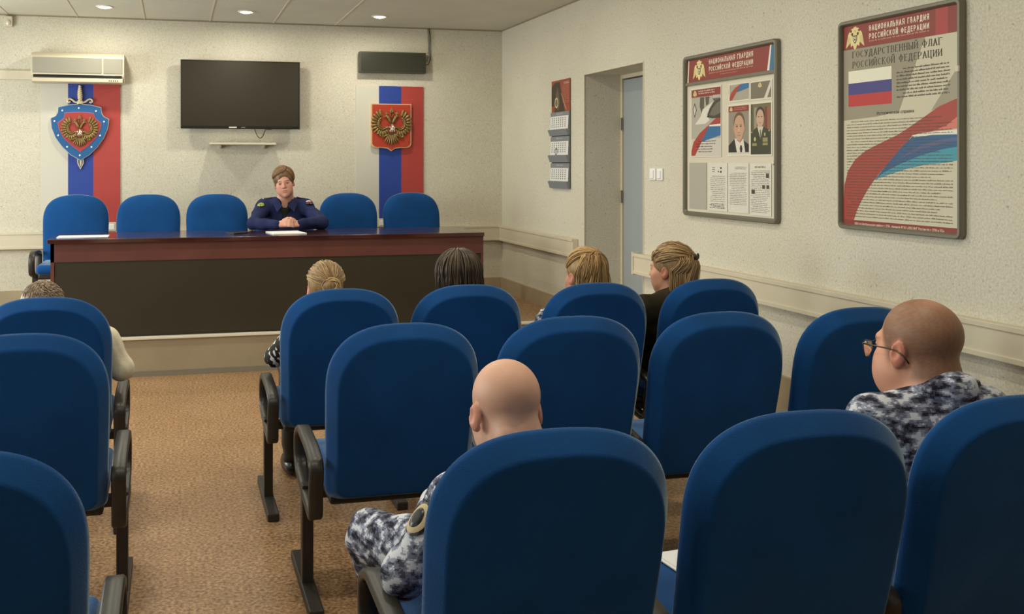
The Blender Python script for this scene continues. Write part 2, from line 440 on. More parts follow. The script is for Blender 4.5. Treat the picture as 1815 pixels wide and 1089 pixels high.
def make_back():
    bm = NB(); O = back_outline(); c = (0, 0.69); hw, hh = 0.262, 0.318
    layers = [(0.262, -0.050), (0.17, -0.050), (0.075, -0.049), (0.044, -0.048), (0.038, -0.0475), (0.034, -0.046), (0.029, -0.040), (0.012, -0.010), (0.005, 0.0), (0.0, 0.012), (0.005, 0.022), (0.02, 0.036), (0.05, 0.046), (0.12, 0.052), (0.262, 0.054)]
    rings = []
    for d, y in layers:
        if d >= 0.262:
            rings.append([bm.verts.new(tilt((c[0], y, c[1])))]); continue
        fx, fz = 1-d/hw, 1-d/hh
        rings.append([bm.verts.new(tilt((c[0]+(p[0]-c[0])*fx, y+0.02*(p[1]-0.7)**2*4, c[1]+(p[1]-c[1])*fz))) for p in O])
    n = len(O)
    for A, B in zip(rings, rings[1:]):
        if len(A) == 1:
            for k in range(n): bm.faces.new((A[0], B[(k+1) % n], B[k]))
        elif len(B) == 1:
            for k in range(n): bm.faces.new((B[0], A[k], A[(k+1) % n]))
        else:
            for k in range(n): bm.faces.new((A[k], A[(k+1) % n], B[(k+1) % n], B[k]))
    return bm
def make_seat():
    bm = NB(); bx(bm, -0.25, 0.25, 0.02, 0.50, 0.395, 0.475, 0.035, seg=4)
    return bm
def make_shell():
    bm = NB()
    bx(bm, -0.235, 0.235, 0.03, 0.47, 0.365, 0.40, 0.01)
    bx(bm, -0.28, 0.28, 0.20, 0.25, 0.335, 0.37, 0.004)
    return bm
def make_arm(sx):
    bm = NB(); x = 0.2875*sx
    path = rounded([(-0.03, 0.525), (0.10, 0.55), (0.34, 0.56), (0.425, 0.52), (0.42, 0.40), (0.18, 0.355), (0.0, 0.335), (0.0, 0.42)], [0.04, 0.06, 0.12, 0.12, 0.08, 0.1, 0.03, 0.08], 5)
    ribbon_sweep(bm, path, 0.024, 0.013, x0=x)
    return bm
def make_leg(sx):
    bm = NB(); x = 0.2875*sx
    bx(bm, x-0.02, x+0.02, 0.20, 0.25, 0.02, 0.385, 0.004)
    bx(bm, x-0.025, x+0.025, -0.03, 0.52, 0.0, 0.035, 0.005)
    return bm
def make_chair(label, group, right_end=False):
    t = thing('armchair', label, 'chair', (0, 0, 0), 0, group)
    obj('backrest', make_back(), M_BLUE, t, smooth=True, angle=60)
    obj('seat', make_seat(), M_BLUE, t, smooth=True, angle=50)
    obj('seat_frame', make_shell(), M_STEEL, t)
    obj('armrest', make_arm(-1), M_BLACK, t, smooth=True, angle=50)
    obj('leg', make_leg(-1), M_STEEL, t)
    if right_end:
        obj('armrest', make_arm(1), M_BLACK, t, smooth=True, angle=50); obj('leg', make_leg(1), M_STEEL, t)
    return t
OFF = 0.135      # distance from the chair's origin back to the top of its backrest
p_mid = make_chair('x', 'audience armchairs'); p_end = make_chair('x', 'audience armchairs', True)
used = set()
def place(proto, x, ytop, z, rz, label, group):
    s = -1 if abs(rz) > 1 else 1
    loc = (x, ytop+OFF*s, z)
    return _place(proto, loc, rz, label, group)
def _place(proto, loc, rz, label, group):
    if proto.name in used:
        c = copy_tree(proto, loc, rz, label, group); c.scale = (1, 1, 1); return c
    used.add(proto.name); proto.location = loc; proto.rotation_euler = (0, 0, rz); proto['label'] = label; proto['group'] = group
    return proto
A = 'audience armchairs'
c1 = place(p_mid, 0.764, 1.86, 0, 0, 'blue armchair in the nearest row, holding the bald man', A)
c2 = place(p_mid, 1.358, 1.87, 0, 0, 'blue armchair in the nearest row, between the bald and bespectacled men', A)
c3 = place(p_end, 1.945, 1.88, 0, 0, 'blue armchair at the lower right corner, behind the man in glasses', A)
c4 = place(p_mid, 0.758, 3.20, 0, 0, 'empty blue armchair in the middle row beside the aisle, before the bald man', A)
c5 = place(p_mid, 1.366, 3.21, 0, 0, 'empty blue armchair in the middle row, directly ahead to the right of the bald head', A)
c6 = place(p_mid, 1.934, 3.18, 0, 0, 'empty blue armchair in the middle row behind the blonde women, third from the aisle', A)
c7 = place(p_end, 2.51, 3.16, 0, 0, 'empty blue armchair nearest the right wall, partly behind the man in glasses', A)
place(p_mid, 0.70, 4.16, 0, 0, 'blue armchair in the front row on the aisle, holding the woman with a hair bun', A)
place(p_mid, 1.272, 4.17, 0, 0, 'blue armchair in the front row holding the dark-haired person', A)
place(p_mid, 1.858, 4.10, 0, 0, 'blue armchair in the front row holding the long-haired blonde seen from behind', A)
place(p_end, 2.452, 4.12, 0, 0, 'blue armchair in the front row holding the blonde woman in profile', A)
for c, sx in ((c1, 1.035), (c2, 1.075), (c3, 1.075)): c.scale = (sx, 1, 0.992)
for c, sx in ((c4, 1.02), (c5, 1.06), (c6, 1.04), (c7, 1.02)): c.scale = (sx, 1, 1)
G = 'armchairs left of the aisle'
place(p_end, -0.512, 4.17, 0, 0, 'blue armchair left of the aisle in the front row, holding the short-haired person', G)
place(p_end, -0.468, 3.28, 0, 0, 'empty blue armchair left of the aisle in the middle row', G)
place(p_end, -0.425, 1.95, 0, 0, 'empty blue armchair at the lower left corner of the picture', G)
H = 'armchairs behind the desk'
for i, (x, lab) in enumerate([(2.075, 'blue armchair behind the desk at its right end, in front of the right tricolour banner'),
                              (1.50, 'blue armchair behind the desk just right of the speaker'),
                              (0.93, 'blue armchair behind the desk that the speaker sits on'),
                              (0.355, 'blue armchair behind the desk just left of the speaker'),
                              (-0.215, 'blue armchair behind the desk, second from the left end, beside the red stripe'),
                              (-0.80, 'blue armchair behind the desk at its left end, under the sword and shield emblem')]):
    c = place(p_end if i == 5 else p_mid, x, 8.75, ST, math.pi, lab, H)
    if i == 2: c.scale = (1, 1, 0.95)

# ------------------------------------------------------------------ desk on the stage
DX0, DX1, DF, DB, DT = -0.885, 2.375, 7.47, 8.17, 1.0
desk = thing('long_desk', 'long dark presidium desk with glossy mahogany top standing on the stage', 'desk', (0.74, 7.8, ST))
def L(bm_, name, m, par=desk, **k):
    for v in bm_.verts: v.co -= Vector((0.74, 7.8, ST))
    return obj(name, bm_, m, par, **k)
L(bx(NB(), DX0, DX1, DF-0.03, DB, DT-0.03, DT, 0.004), 'desktop', M_MAHOG)
L(bx(NB(), DX0+0.02, DX1-0.02, DF, DF+0.025, DT-0.165, DT-0.031), 'front_band', M_MAHOG2)
bm = NB(); bx(bm, DX0+0.05, DX1-0.02, DF+0.006, DF+0.024, ST+0.006, DT-0.166)
L(bm, 'front_panel', M_DESKP)
L(bx(NB(), DX1-0.02, DX1, DF, DB-0.03, ST+0.006, DT-0.031), 'side_panel', M_MAHOG2)
L(bx(NB(), DX0+0.02, DX0+0.045, DF, DB-0.03, ST+0.006, DT-0.031), 'side_panel', M_MAHOG2)
L(bx(NB(), 0.73, 0.755, DF+0.03, DB-0.05, ST+0.006, DT-0.031), 'centre_support', M_DESKP)

# papers and phone lying on the desk
def sheet_stack(name, label, cx_, cy_, z, w, h, rz, n=3, cat='paper', m=None):
    bm = NB()
    for i in range(n):
        a = (random.random()-0.5)*0.05*(i > 0); M2 = Matrix.Rotation(a, 3, 'Z')
        g0 = len(bm.verts)
        bx(bm, -w/2, w/2, -h/2, h/2, i*0.0022, i*0.0022+0.0020)
        bm.verts.ensure_lookup_table()
        for v in bm.verts[g0:]: v.co = M2 @ v.co
    o = obj(name, bm, m or M_WHITE); o.location = (cx_, cy_, z); o.rotation_euler = (0, 0, rz)
    return tag(o, label, cat)
sheet_stack('paper_sheets', 'white paper sheets lying on the left end of the desk', -0.66, 7.70, DT+0.0005, 0.36, 0.21, 0.02, 2)
sheet_stack('paper_stack', 'stack of white papers on the desk in front of the speaker', 0.845, 7.74, DT+0.0005, 0.26, 0.30, 0.12, 3)
bm = NB(); bx(bm, -0.05, 0.05, -0.075, 0.075, 0, 0.009, 0.003); o = obj('smartphone', bm, M_BEZEL); o.location = (0.47, 7.78, DT+0.0005); o.rotation_euler = (0, 0, -0.9)
tag(o, 'dark smartphone lying on the desk to the left of the speaker', 'phone')
# paper on a seat in the nearest row
bm = NB()
sh = [(-0.10, -0.13), (0.10, -0.13), (0.10, 0.13), (-0.10, 0.13)]
bx(bm, -0.1, 0.1, -0.13, 0.13, 0, 0.003); bx(bm, -0.09, 0.11, -0.12, 0.14, 0.003, 0.005)
o = obj('paper_sheet', bm, M_WHITE); o.location = (1.375, 2.33, 0.4750); o.rotation_euler = (0, 0, 0.1)
tag(o, 'white paper sheet on the armchair seat right of the bald man', 'paper')
bm = NB(); bx(bm, -0.1, 0.1, -0.13, 0.13, 0, 0.003)
o = obj('paper_sheet', bm, M_WHITE); o.location = (2.335, 4.64, 0.628); o.rotation_euler = (0, 0, -0.2)
tag(o, 'white paper on the lap of the blonde woman in olive', 'paper')

# ------------------------------------------------------------------ things on the back wall
def WB(x, z, y=0.0): return (x, YB-y, z)
# television
t = thing('television', 'large black flat television mounted on the back wall', 'television', (0.595, YB, 2.18))
bm = NB(); bx(bm, -0.545, 0.545, -0.115, -0.07, -0.315, 0.315, 0.006); obj('casing', bm, M_BEZEL, t)
bm = NB(); bx(bm, -0.532, 0.532, -0.1175, -0.114, -0.29, 0.303); obj('screen', bm, M_SCREEN, t)
bm = NB()
for a in ((-0.545, -0.541, -0.315, 0.315), (0.541, 0.545, -0.315, 0.315)): bx(bm, a[0], a[1], -0.118, -0.11, a[2], a[3])
bx(bm, -0.545, 0.545, -0.118, -0.11, 0.312, 0.316)
obj('silver_edge', bm, M_ALU, t)
bm = NB(); bx(bm, -0.11, -0.04, -0.120, -0.115, -0.307, -0.296, 0.001); obj('logo_strip', bm, M_SILVER, t)
bm = NB(); bx(bm, 0.0, 0.04, -0.119, -0.115, -0.305, -0.298, 0.001); obj('indicator', bm, M_ALU, t)
bm = NB(); bx(bm, -0.2, 0.2, -0.07, 0, -0.2, 0.2, 0.004); obj('wall_bracket', bm, M_STEEL, t)
bm = NB()
pts = [(0.13+0.16*k/14, YB-0.05+0.02*math.sin(k), 1.865-0.09*math.sin(math.pi*min(1, k/9))*(1-0.2*k/14)) for k in range(15)]
tube(bm, pts+[(0.885-0.595+0.0, YB-0.05, 1.88)], 0.004, 6)
for v in bm.verts: v.co.x += 0.595-0.0
o = obj('television_cable', bm, M_BLACK, smooth=True); tag(o, 'thin dark cable looping below the television', 'cable')
# small shelf
t = thing('wall_shelf', 'narrow white shelf on the back wall under the television', 'shelf', (0.61, YB, 1.73))
bm = NB(); bx(bm, -0.30, 0.30, -0.20, 0, -0.012, 0.006, 0.003); obj('board', bm, M_TRUNK, t)
for s in (-0.2, 0.2):
    bm = NB(); prism(bm, [(0, -0.012), (0, -0.045), (-0.02, -0.045), (-0.10, -0.012)], s-0.008, s+0.008, ax=0); obj('bracket', bm, M_TRUNK, t)
# air conditioner
t = thing('air_conditioner', 'beige split air conditioner unit high on the back wall at left', 'air conditioner', (-0.83, YB, 2.385))
bm = NB(); prism(bm, rounded([(0, -0.125), (0, 0.14), (-0.14, 0.14), (-0.21, 0.105), (-0.215, -0.07), (-0.17, -0.125)], 0.02, 3), -0.39, 0.39, ax=0)
obj('housing', bm, mat('ac_plastic', (206, 196, 172), 0.45), t, smooth=True, angle=35)
bm = NB(); bx(bm, -0.375, 0.20, -0.2205, -0.21, -0.045, 0.09, 0.003); obj('front_panel', bm, mat('ac_panel', (150, 146, 132), 0.5), t)
bm = NB(); bx(bm, 0.215, 0.375, -0.2205, -0.21, -0.045, 0.09, 0.003); obj('display_panel', bm, mat('ac_panel', (150, 146, 132), 0.5), t)
bm = NB(); bx(bm, -0.37, 0.37, -0.2185, -0.19, -0.083, -0.060, 0.002); obj('air_outlet', bm, M_BEZEL, t)
bm = NB(); bx(bm, -0.38, 0.38, -0.214, -0.18, -0.122, -0.088, 0.004); obj('louver', bm, mat('ac_plastic', (206, 196, 172), 0.45), t)
bm = NB()
for i in range(5): bx(bm, 0.26+i*0.018, 0.268+i*0.018, -0.2155, -0.213, -0.113, -0.103)
obj('label_marks', bm, M_BEZEL, t)
# dark display box and its cable
t = thing('display_box', 'dark grey rectangular electronic display box high on the back wall', 'display board', (2.04, YB, 2.517))
bm = NB(); bx(bm, -0.325, 0.325, -0.09, 0, -0.1, 0.1, 0.004); obj('housing', bm, mat('box_dark_grey', (66, 64, 52), 0.45), t)
bm = NB(); bx(bm, -0.315, 0.315, -0.093, -0.088, -0.09, 0.09); obj('screen', bm, mat('box_screen', (52, 54, 44), 0.25), t)
bm = NB(); tube(bm, [(2.36, YB-0.03, 2.50), (2.40, YB-0.03, 2.51), (2.425, YB-0.02, 2.56), (2.42, YB-0.015, 2.66), (2.425, YB-0.012, 2.78), (2.415, YB-0.012, ZC-0.005)], 0.005, 6)
tube(bm, [(2.37, YB-0.03, 2.53), (2.39, YB-0.03, 2.55), (2.405, YB-0.02, 2.62), (2.41, YB-0.012, 2.74), (2.40, YB-0.012, ZC-0.005)], 0.003, 6)
o = obj('display_cable', bm, M_BLACK, smooth=True); tag(o, 'dark cable from the display box up to the ceiling', 'cable')
# motion sensor
t = thing('motion_sensor', 'small white motion sensor under the ceiling at far left', 'sensor', (-1.43, YB, 2.80))
bm = NB(); bx(bm, -0.035, 0.035, -0.045, 0, -0.045, 0.05, 0.008); obj('housing', bm, M_TRUNK, t)
bm = NB(); blob(bm, (0, -0.045, -0.01), (0.022, 0.014, 0.028)); obj('lens', bm, M_SILVER, t, smooth=True)
# wall sockets below the banners
for x, lab in ((-0.56, 'small white socket box on the trunking below the left banner'), (1.935, 'small white socket box on the trunking below the right banner')):
    t = thing('socket_box', lab, 'socket', (x, YB-0.056, 0.965))
    bm = NB(); bx(bm, -0.045, 0.045, -0.02, 0.03, -0.03, 0.05, 0.005); obj('cover', bm, M_TRUNK, t)
    bm = NB(); bx(bm, -0.03, 0.03, -0.024, -0.018, -0.015, 0.035, 0.003); obj('socket_plate', bm, M_WHITE, t)

# tricolour banners
M_FW = mat('banner_white', (206, 202, 188), 0.6); M_FB = mat('banner_blue', (34, 64, 150), 0.55); M_FR = mat('banner_red', (172, 62, 56), 0.55)
def banner(label, x0, x1, x2, x3, z0, z1):
    t = thing('tricolour_banner', label, 'banner', ((x0+x3)/2, YB, z0), 0, 'tricolour wall banners')
    c = (x0+x3)/2
    for a, b, m, n in ((x0, x1, M_FW, 'white_stripe'), (x1, x2, M_FB, 'blue_stripe'), (x2, x3, M_FR, 'red_stripe')):
        bm = NB(); bx(bm, a-c, b-c, -0.012, 0, 0, z1-z0)
        obj(n, bm, m, t)
banner('vertical white, blue and red banner behind the sword and shield emblem', -1.165, -0.932, -0.715, -0.483, 0.94, 2.29)
banner('vertical white, blue and red banner behind the plain red eagle shield', 1.69, 1.915, 2.137, 2.357, 0.94, 2.294)

# --- two-headed eagle in relief (local x right, z up, y towards the wall)
def eagle_parts(s, parent, with_dark=True):
    bm = NB()
    def feather(ax, az, ang, ln, wd, y=-0.010):
        R = Matrix.Rotation(-ang, 3, 'Y')
        c = Vector((ax, y, az))+R @ Vector((0, 0, ln/2))
        blob(bm, c*s, (wd*s, 0.006*s*4, ln/2*s), R, 8, 6)
    # body, tail
    blob(bm, Vector((0, -0.012, -0.02))*s, (0.075*s, 0.04*s, 0.16*s), None, 12, 8)
    for k in range(-3, 4): feather(k*0.022, -0.16, math.pi+k*0.17, 0.27-abs(k)*0.02, 0.020, -0.02)
    for sx in (-1, 1):
        # wing arm and feathers fanned around a rounded wing
        wc = (0.205, 0.075)
        for r_, w_, a0, a1 in ((0.105, 0.020, -150, 75), (0.075, 0.012, -130, 60)):
            pts = []
            for k in range(13):
                a = (a0+(a1-a0)*k/12)*D2R; rr = r_*(1+0.25*k/12)
                pts.append(Vector((sx*(wc[0]+rr*math.cos(a)*0.95), -0.026, wc[1]+rr*math.sin(a)*1.15))*s)
            tube(bm, pts, w_*s, 6)
        for k in range(14):
            th = (-142+218*k/13)*D2R; rr = 0.115*(1+0.25*k/13)
            ax = sx*(wc[0]+rr*math.cos(th)*0.95); az = wc[1]+rr*math.sin(th)*1.15
            feather(ax, az, -sx*(math.pi/2-th), 0.135+0.05*(k/13), 0.033)
        tube(bm, [Vector(p)*s for p in [(sx*0.04, -0.02, 0.0), (sx*0.09, -0.024, -0.01), (sx*0.13, -0.026, 0.0)]], 0.028*s, 6)
        # neck, head, beak, crown
        tube(bm, [Vector(p)*s for p in [(sx*0.02, -0.02, 0.08), (sx*0.05, -0.03, 0.16), (sx*0.08, -0.03, 0.22), (sx*0.11, -0.03, 0.25)]], 0.032*s, 8)
        blob(bm, Vector((sx*0.12, -0.03, 0.255))*s, (0.04*s, 0.03*s, 0.034*s))
        tube(bm, [Vector(p)*s for p in [(sx*0.14, -0.03, 0.258), (sx*0.18, -0.03, 0.25), (sx*0.195, -0.03, 0.232)]], 0.013*s, 6, taper=lambda q: 1-0.7*q)
        for k in (-1, 0, 1): blob(bm, Vector((sx*0.12+k*0.022, -0.03, 0.315+0.012*(k == 0)))*s, (0.014*s, 0.014*s, 0.028*s))
        blob(bm, Vector((sx*0.12, -0.03, 0.298))*s, (0.038*s, 0.018*s, 0.012*s))
        # legs, claws
        tube(bm, [Vector(p)*s for p in [(sx*0.05, -0.02, -0.15), (sx*0.13, -0.025, -0.19), (sx*0.19, -0.025, -0.22)]], 0.020*s, 6)
        for k in (-1, 0, 1): tube(bm, [Vector(p)*s for p in [(sx*0.19, -0.025, -0.22), (sx*(0.23), -0.03, -0.22+k*0.035)]], 0.009*s, 5)
    # sceptre and orb
    tube(bm, [Vector(p)*s for p in [(-0.20, -0.035, -0.26), (-0.30, -0.035, -0.16)]], 0.010*s, 6); blob(bm, Vector((-0.305, -0.035, -0.15))*s, (0.02*s,)*3)
    blob(bm, Vector((0.26, -0.03, -0.22))*s, (0.035*s,)*3); tube(bm, [Vector((0.26, -0.035, -0.19))*s, Vector((0.26, -0.035, -0.14))*s], 0.008*s, 5)
    # central crown and ribbons
    for k in (-1, 0, 1): blob(bm, Vector((k*0.028, -0.03, 0.375+0.02*(k == 0)))*s, (0.019*s, 0.016*s, 0.036*s))
    blob(bm, Vector((0, -0.03, 0.345))*s, (0.052*s, 0.02*s, 0.014*s))
    tube(bm, [Vector((0, -0.03, 0.41))*s, Vector((0, -0.03, 0.46))*s], 0.007*s, 5); tube(bm, [Vector((-0.018, -0.03, 0.445))*s, Vector((0.018, -0.03, 0.445))*s], 0.006*s, 5)
    for sx in (-1, 1): tube(bm, [Vector(p)*s for p in [(sx*0.04, -0.02, 0.34), (sx*0.03, -0.02, 0.28), (sx*0.01, -0.02, 0.2)]], 0.009*s, 5)
    obj('eagle_relief', bm, M_GOLD, parent, smooth=True)
    # small breast shield with a mounted rider
    bm = NB()
    blob(bm, Vector((0.005, -0.062, -0.045))*s, (0.045*s, 0.014*s, 0.022*s)); tube(bm, [Vector(p)*s for p in [(-0.03, -0.062, -0.035), (-0.055, -0.062, 0.01), (-0.07, -0.062, -0.01)]], 0.014*s, 6)
    for a in ((-0.035, -0.055), (-0.012, -0.02), (0.02, 0.01), (0.045, 0.065)): tube(bm, [Vector((a[0], -0.062, -0.055))*s, Vector((a[1], -0.062, -0.11))*s], 0.009*s, 5)
    blob(bm, Vector((0.005, -0.066, 0.0))*s, (0.02*s, 0.012*s, 0.04*s)); blob(bm, Vector((0.0, -0.066, 0.048))*s, (0.014*s,)*3)
    tube(bm, [Vector(p)*s for p in [(0.02, -0.06, 0.02), (0.055, -0.06, -0.01), (0.05, -0.06, -0.05)]], 0.014*s, 6)
    tube(bm, [Vector(p)*s for p in [(0.03, -0.07, 0.05), (-0.03, -0.07, -0.10)]], 0.006*s, 5)
    obj('rider_relief', bm, M_SILVER, parent, smooth=True)
    bm = NB(); prism(bm, [(x*s, z*s) for x, z in [(-0.085, 0.07), (0.085, 0.07), (0.085, -0.08), (0.05, -0.12), (0, -0.14), (-0.05, -0.12), (-0.085, -0.08)]], -0.05*s, -0.01*s)
    obj('breast_shield', bm, mat('breast_shield_red', (140, 52, 40), 0.5), parent)

# plain red shield with the eagle
t = thing('eagle_shield', 'red shield with golden two-headed eagle hanging on the right banner', 'emblem', (2.03, YB-0.012, 1.90))
def shield_outline(w_, h_, n=0):
    # heater with a pointed middle bottom
    p = [(-w_, h_), (w_, h_), (w_, -h_*0.72)]
    for k in range(1, 6): a = -math.pi/2*k/6; p.append((w_*0.72+w_*0.28*math.cos(a), -h_*0.72+h_*0.2*math.sin(a)))
    p += [(w_*0.45, -h_*0.92), (w_*0.18, -h_*0.95), (0, -h_*1.06), (-w_*0.18, -h_*0.95), (-w_*0.45, -h_*0.92)]
    for k in range(5, 0, -1): a = math.pi+math.pi/2*k/6; p.append((-w_*0.72+w_*0.28*math.cos(a), -h_*0.72+h_*0.2*math.sin(a)))
    p.append((-w_, -h_*0.72))
    return p
bm = NB(); prism(bm, shield_outline(0.198, 0.222), -0.035, 0.0); obj('rim', bm, mat('shield_rim_gold', (226, 190, 140), 0.35, metal=0.3), t)
bm = NB(); prism(bm, shield_outline(0.188, 0.212), -0.039, -0.034); obj('red_field', bm, mat('shield_red', (176, 58, 38), 0.45), t)
e = bpy.data.objects.new('eagle', None); link(e, t); e.location = (0, -0.042, -0.005)
eagle_parts(0.415, e)

# sword and shield emblem
t = thing('sword_shield_emblem', 'blue rimmed shield with red centre, golden eagle and vertical sword on the left banner', 'emblem', (-0.828, YB-0.012, 1.83))
S = 0.465/0.62      # crop units to metres: 620 crop px across
def cs(pts, k=1.0): return [((x-400)*k/6.41*0.00503, (620-z)*k/6.41*0.00503) for x, z in pts]
outer = [(168, 345), (280, 318), (400, 308), (520, 318), (628, 345), (632, 400), (655, 445), (712, 475), (700, 580), (655, 690), (590, 790), (500, 880), (405, 942), (300, 880), (210, 790), (140, 690), (98, 580), (88, 470), (140, 445), (165, 400)]
inner = [(240, 408), (320, 402), (400, 398), (480, 402), (550, 412), (568, 470), (632, 520), (620, 600), (575, 690), (500, 775), (405, 848), (310, 775), (225, 690), (180, 600), (165, 522), (232, 470)]
def scale_poly(P, f, c=(0, 0)): return [(c[0]+(x-c[0])*f, c[1]+(z-c[1])*f) for x, z in P]
bm = NB(); prism(bm, scale_poly(cs(outer), 1.025), -0.03, 0); obj('edge_rim', bm, mat('emblem_edge', (206, 200, 196), 0.35, metal=0.2), t)
bm = NB(); prism(bm, cs(outer), -0.036, -0.029); obj('blue_border', bm, mat('emblem_blue', (30, 92, 148), 0.4), t)
bm = NB(); prism(bm, scale_poly(cs(inner), 1.03, (0, 0)), -0.040, -0.035); obj('inner_rim', bm, mat('emblem_inner_rim', (150, 110, 160), 0.4), t)
bm = NB(); prism(bm, cs(inner), -0.043, -0.039); obj('red_field', bm, mat('emblem_red', (168, 58, 52), 0.45), t)
for (x, z) in [(390, 350), (211, 380), (577, 383), (127, 502), (665, 503), (167, 663), (622, 663), (263, 795), (528, 795), (401, 890)]:
    p = cs([(x, z)])[0]; bm = NB(); blob(bm, (p[0], -0.038, p[1]), (0.0085, 0.006, 0.0085), u=8, v=6); obj('star', bm, M_WHITE, t, smooth=True)
e = bpy.data.objects.new('eagle', None); link(e, t); e.location = (0, -0.045, 0.0)
eagle_parts(0.33, e)
bm = NB()
hc = cs([(400, 100), (400, 265)]); 
for k in range(9):
    z = hc[1][1]+(hc[0][1]-hc[1][1])*k/8; r = 0.016+0.012*math.sin(math.pi*min(1, (k+1.5)/9))
    blob(bm, (0.0, -0.02, z), (r, 0.014, 0.011), Matrix.Rotation(0.5, 3, 'Y'), 10, 6)
obj('sword_grip', bm, mat('sword_grip', (222, 206, 168), 0.4, metal=0.2), t, smooth=True)
bm = NB()
for sx in (-1, 1):
    pts = [(sx*0.02, -0.02, 0.262), (sx*0.045, -0.02, 0.268), (sx*0.065, -0.02, 0.285), (sx*0.085, -0.02, 0.296), (sx*0.103, -0.02, 0.288), (sx*0.106, -0.02, 0.270), (sx*0.092, -0.02, 0.262), (sx*0.082, -0.02, 0.272)]
    tube(bm, pts, 0.009, 8)
bx(bm, -0.024, 0.024, -0.03, 0, 0.242, 0.278, 0.003)
obj('crossguard', bm, mat('sword_grip', (222, 206, 168), 0.4, metal=0.2), t, smooth=True, angle=40)
bm = NB(); prism(bm, cs([(368, 935), (440, 935), (438, 985), (405, 1052), (372, 985)]), -0.02, 0); obj('blade_tip', bm, mat('sword_steel', (214, 206, 190), 0.35, metal=0.3), t)
bm = NB(); prism(bm, cs([(380, 930), (428, 930), (428, 980), (405, 1035), (384, 980)]), -0.022, -0.018); obj('blade_recess', bm, mat('blade_dark', (60, 60, 70), 0.4), t)
bm = NB(); prism(bm, cs([(396, 930), (420, 930), (416, 990), (406, 1022), (398, 990)]), -0.026, -0.020); obj('blade_ridge', bm, mat('sword_steel', (214, 206, 190), 0.35, metal=0.3), t)

# ------------------------------------------------------------------ flat printed pictures (right wall)
def text_polys(s, width, height=None, bold=0.0):
    cu = bpy.data.curves.new('lettering', 'FONT'); cu.body = s; cu.size = 1; cu.offset = bold; cu.resolution_u = 2
    o = bpy.data.objects.new('lettering', cu); COL.objects.link(o)
    dg = bpy.context.evaluated_depsgraph_get(); dg.update()
    me = bpy.data.meshes.new_from_object(o.evaluated_get(dg))
    V = [v.co.copy() for v in me.vertices]; Fc = [tuple(p.vertices) for p in me.polygons]
    COL.objects.unlink(o); bpy.data.objects.remove(o); bpy.data.curves.remove(cu); bpy.data.meshes.remove(me)
    if not V: return [], []
    x0 = min(v.x for v in V); x1 = max(v.x for v in V); y0 = 0.0; y1 = max(v.y for v in V)
    sx = width/(x1-x0); sy = sx if height is None else height/0.73
    return [((v.x-x0)*sx, v.y*sy) for v in V], Fc
def _arc(cx_, cy_, rx, ry, a0, a1, n=14): return [(cx_+rx*math.cos((a0+(a1-a0)*k/n)*D2R), cy_+ry*math.sin((a0+(a1-a0)*k/n)*D2R)) for k in range(n+1)]
GLYPH = {'Н': (1, [[(0, 0), (0, 1)], [(1, 0), (1, 1)], [(0, .52), (1, .52)]]), 'А': (1.05, [[(0, 0), (.5, 1), (1, 0)], [(.2, .33), (.8, .33)]]),
 'Ц': (1.05, [[(0, 1), (0, 0), (1, 0), (1, -.2)], [(.85, 1), (.85, 0)]]), 'И': (1, [[(0, 1), (0, 0), (1, 1), (1, 0)]]), 'Й': (1, [[(0, 1), (0, 0), (1, 1), (1, 0)], [(.28, 1.26), (.5, 1.14), (.72, 1.26)]]),
 'О': (1.1, [_arc(.5, .5, .5, .5, 0, 360, 22)]), 'Л': (1.05, [[(0, 0), (.13, .05), (.24, .3), (.28, 1), (1, 1), (1, 0)]]), 'Ь': (.9, [[(0, 1), (0, 0), (.65, 0), (.95, .12), (.95, .42), (.65, .54), (0, .54)]]),
 'Я': (1, [[(1, 0), (1, 1), (.3, 1), (.03, .88), (.03, .6), (.3, .46), (1, .46)], [(.5, .46), (0, 0)]]), 'Г': (.85, [[(0, 0), (0, 1), (1, 1)]]),
 'В': (.95, [[(0, 0), (0, 1), (.65, 1), (.88, .9), (.88, .64), (.65, .53), (0, .53)], [(.65, .53), (.97, .4), (.97, .13), (.65, 0), (0, 0)]]), 'Р': (.92, [[(0, 0), (0, 1), (.65, 1), (.97, .88), (.97, .6), (.65, .46), (0, .46)]]),
 'Д': (1.15, [[(.14, 0), (.28, .4), (.3, 1), (.86, 1), (.86, 0)], [(0, -.2), (0, 0), (1, 0), (1, -.2)]]), 'С': (1, [_arc(.52, .5, .52, .5, 42, 318, 18)]), 'К': (.98, [[(0, 0), (0, 1)], [(.92, 1), (0, .42)], [(.32, .62), (1, 0)]]),
 'Ф': (1.25, [_arc(.5, .52, .5, .34, 0, 360, 22), [(.5, -.06), (.5, 1.06)]]), 'Е': (.85, [[(1, 1), (0, 1), (0, 0), (1, 0)], [(0, .52), (.88, .52)]]), 'У': (1, [[(0, 1), (.5, .36)], [(1, 1), (.42, .1), (.22, 0), (.04, .02)]]),
 'Т': (.95, [[(0, 1), (1, 1)], [(.5, 1), (.5, 0)]]), 'Ы': (1.25, [[(0, 1), (0, 0), (.42, 0), (.62, .12), (.62, .42), (.42, .54), (0, .54)], [(1, 1), (1, 0)]])}
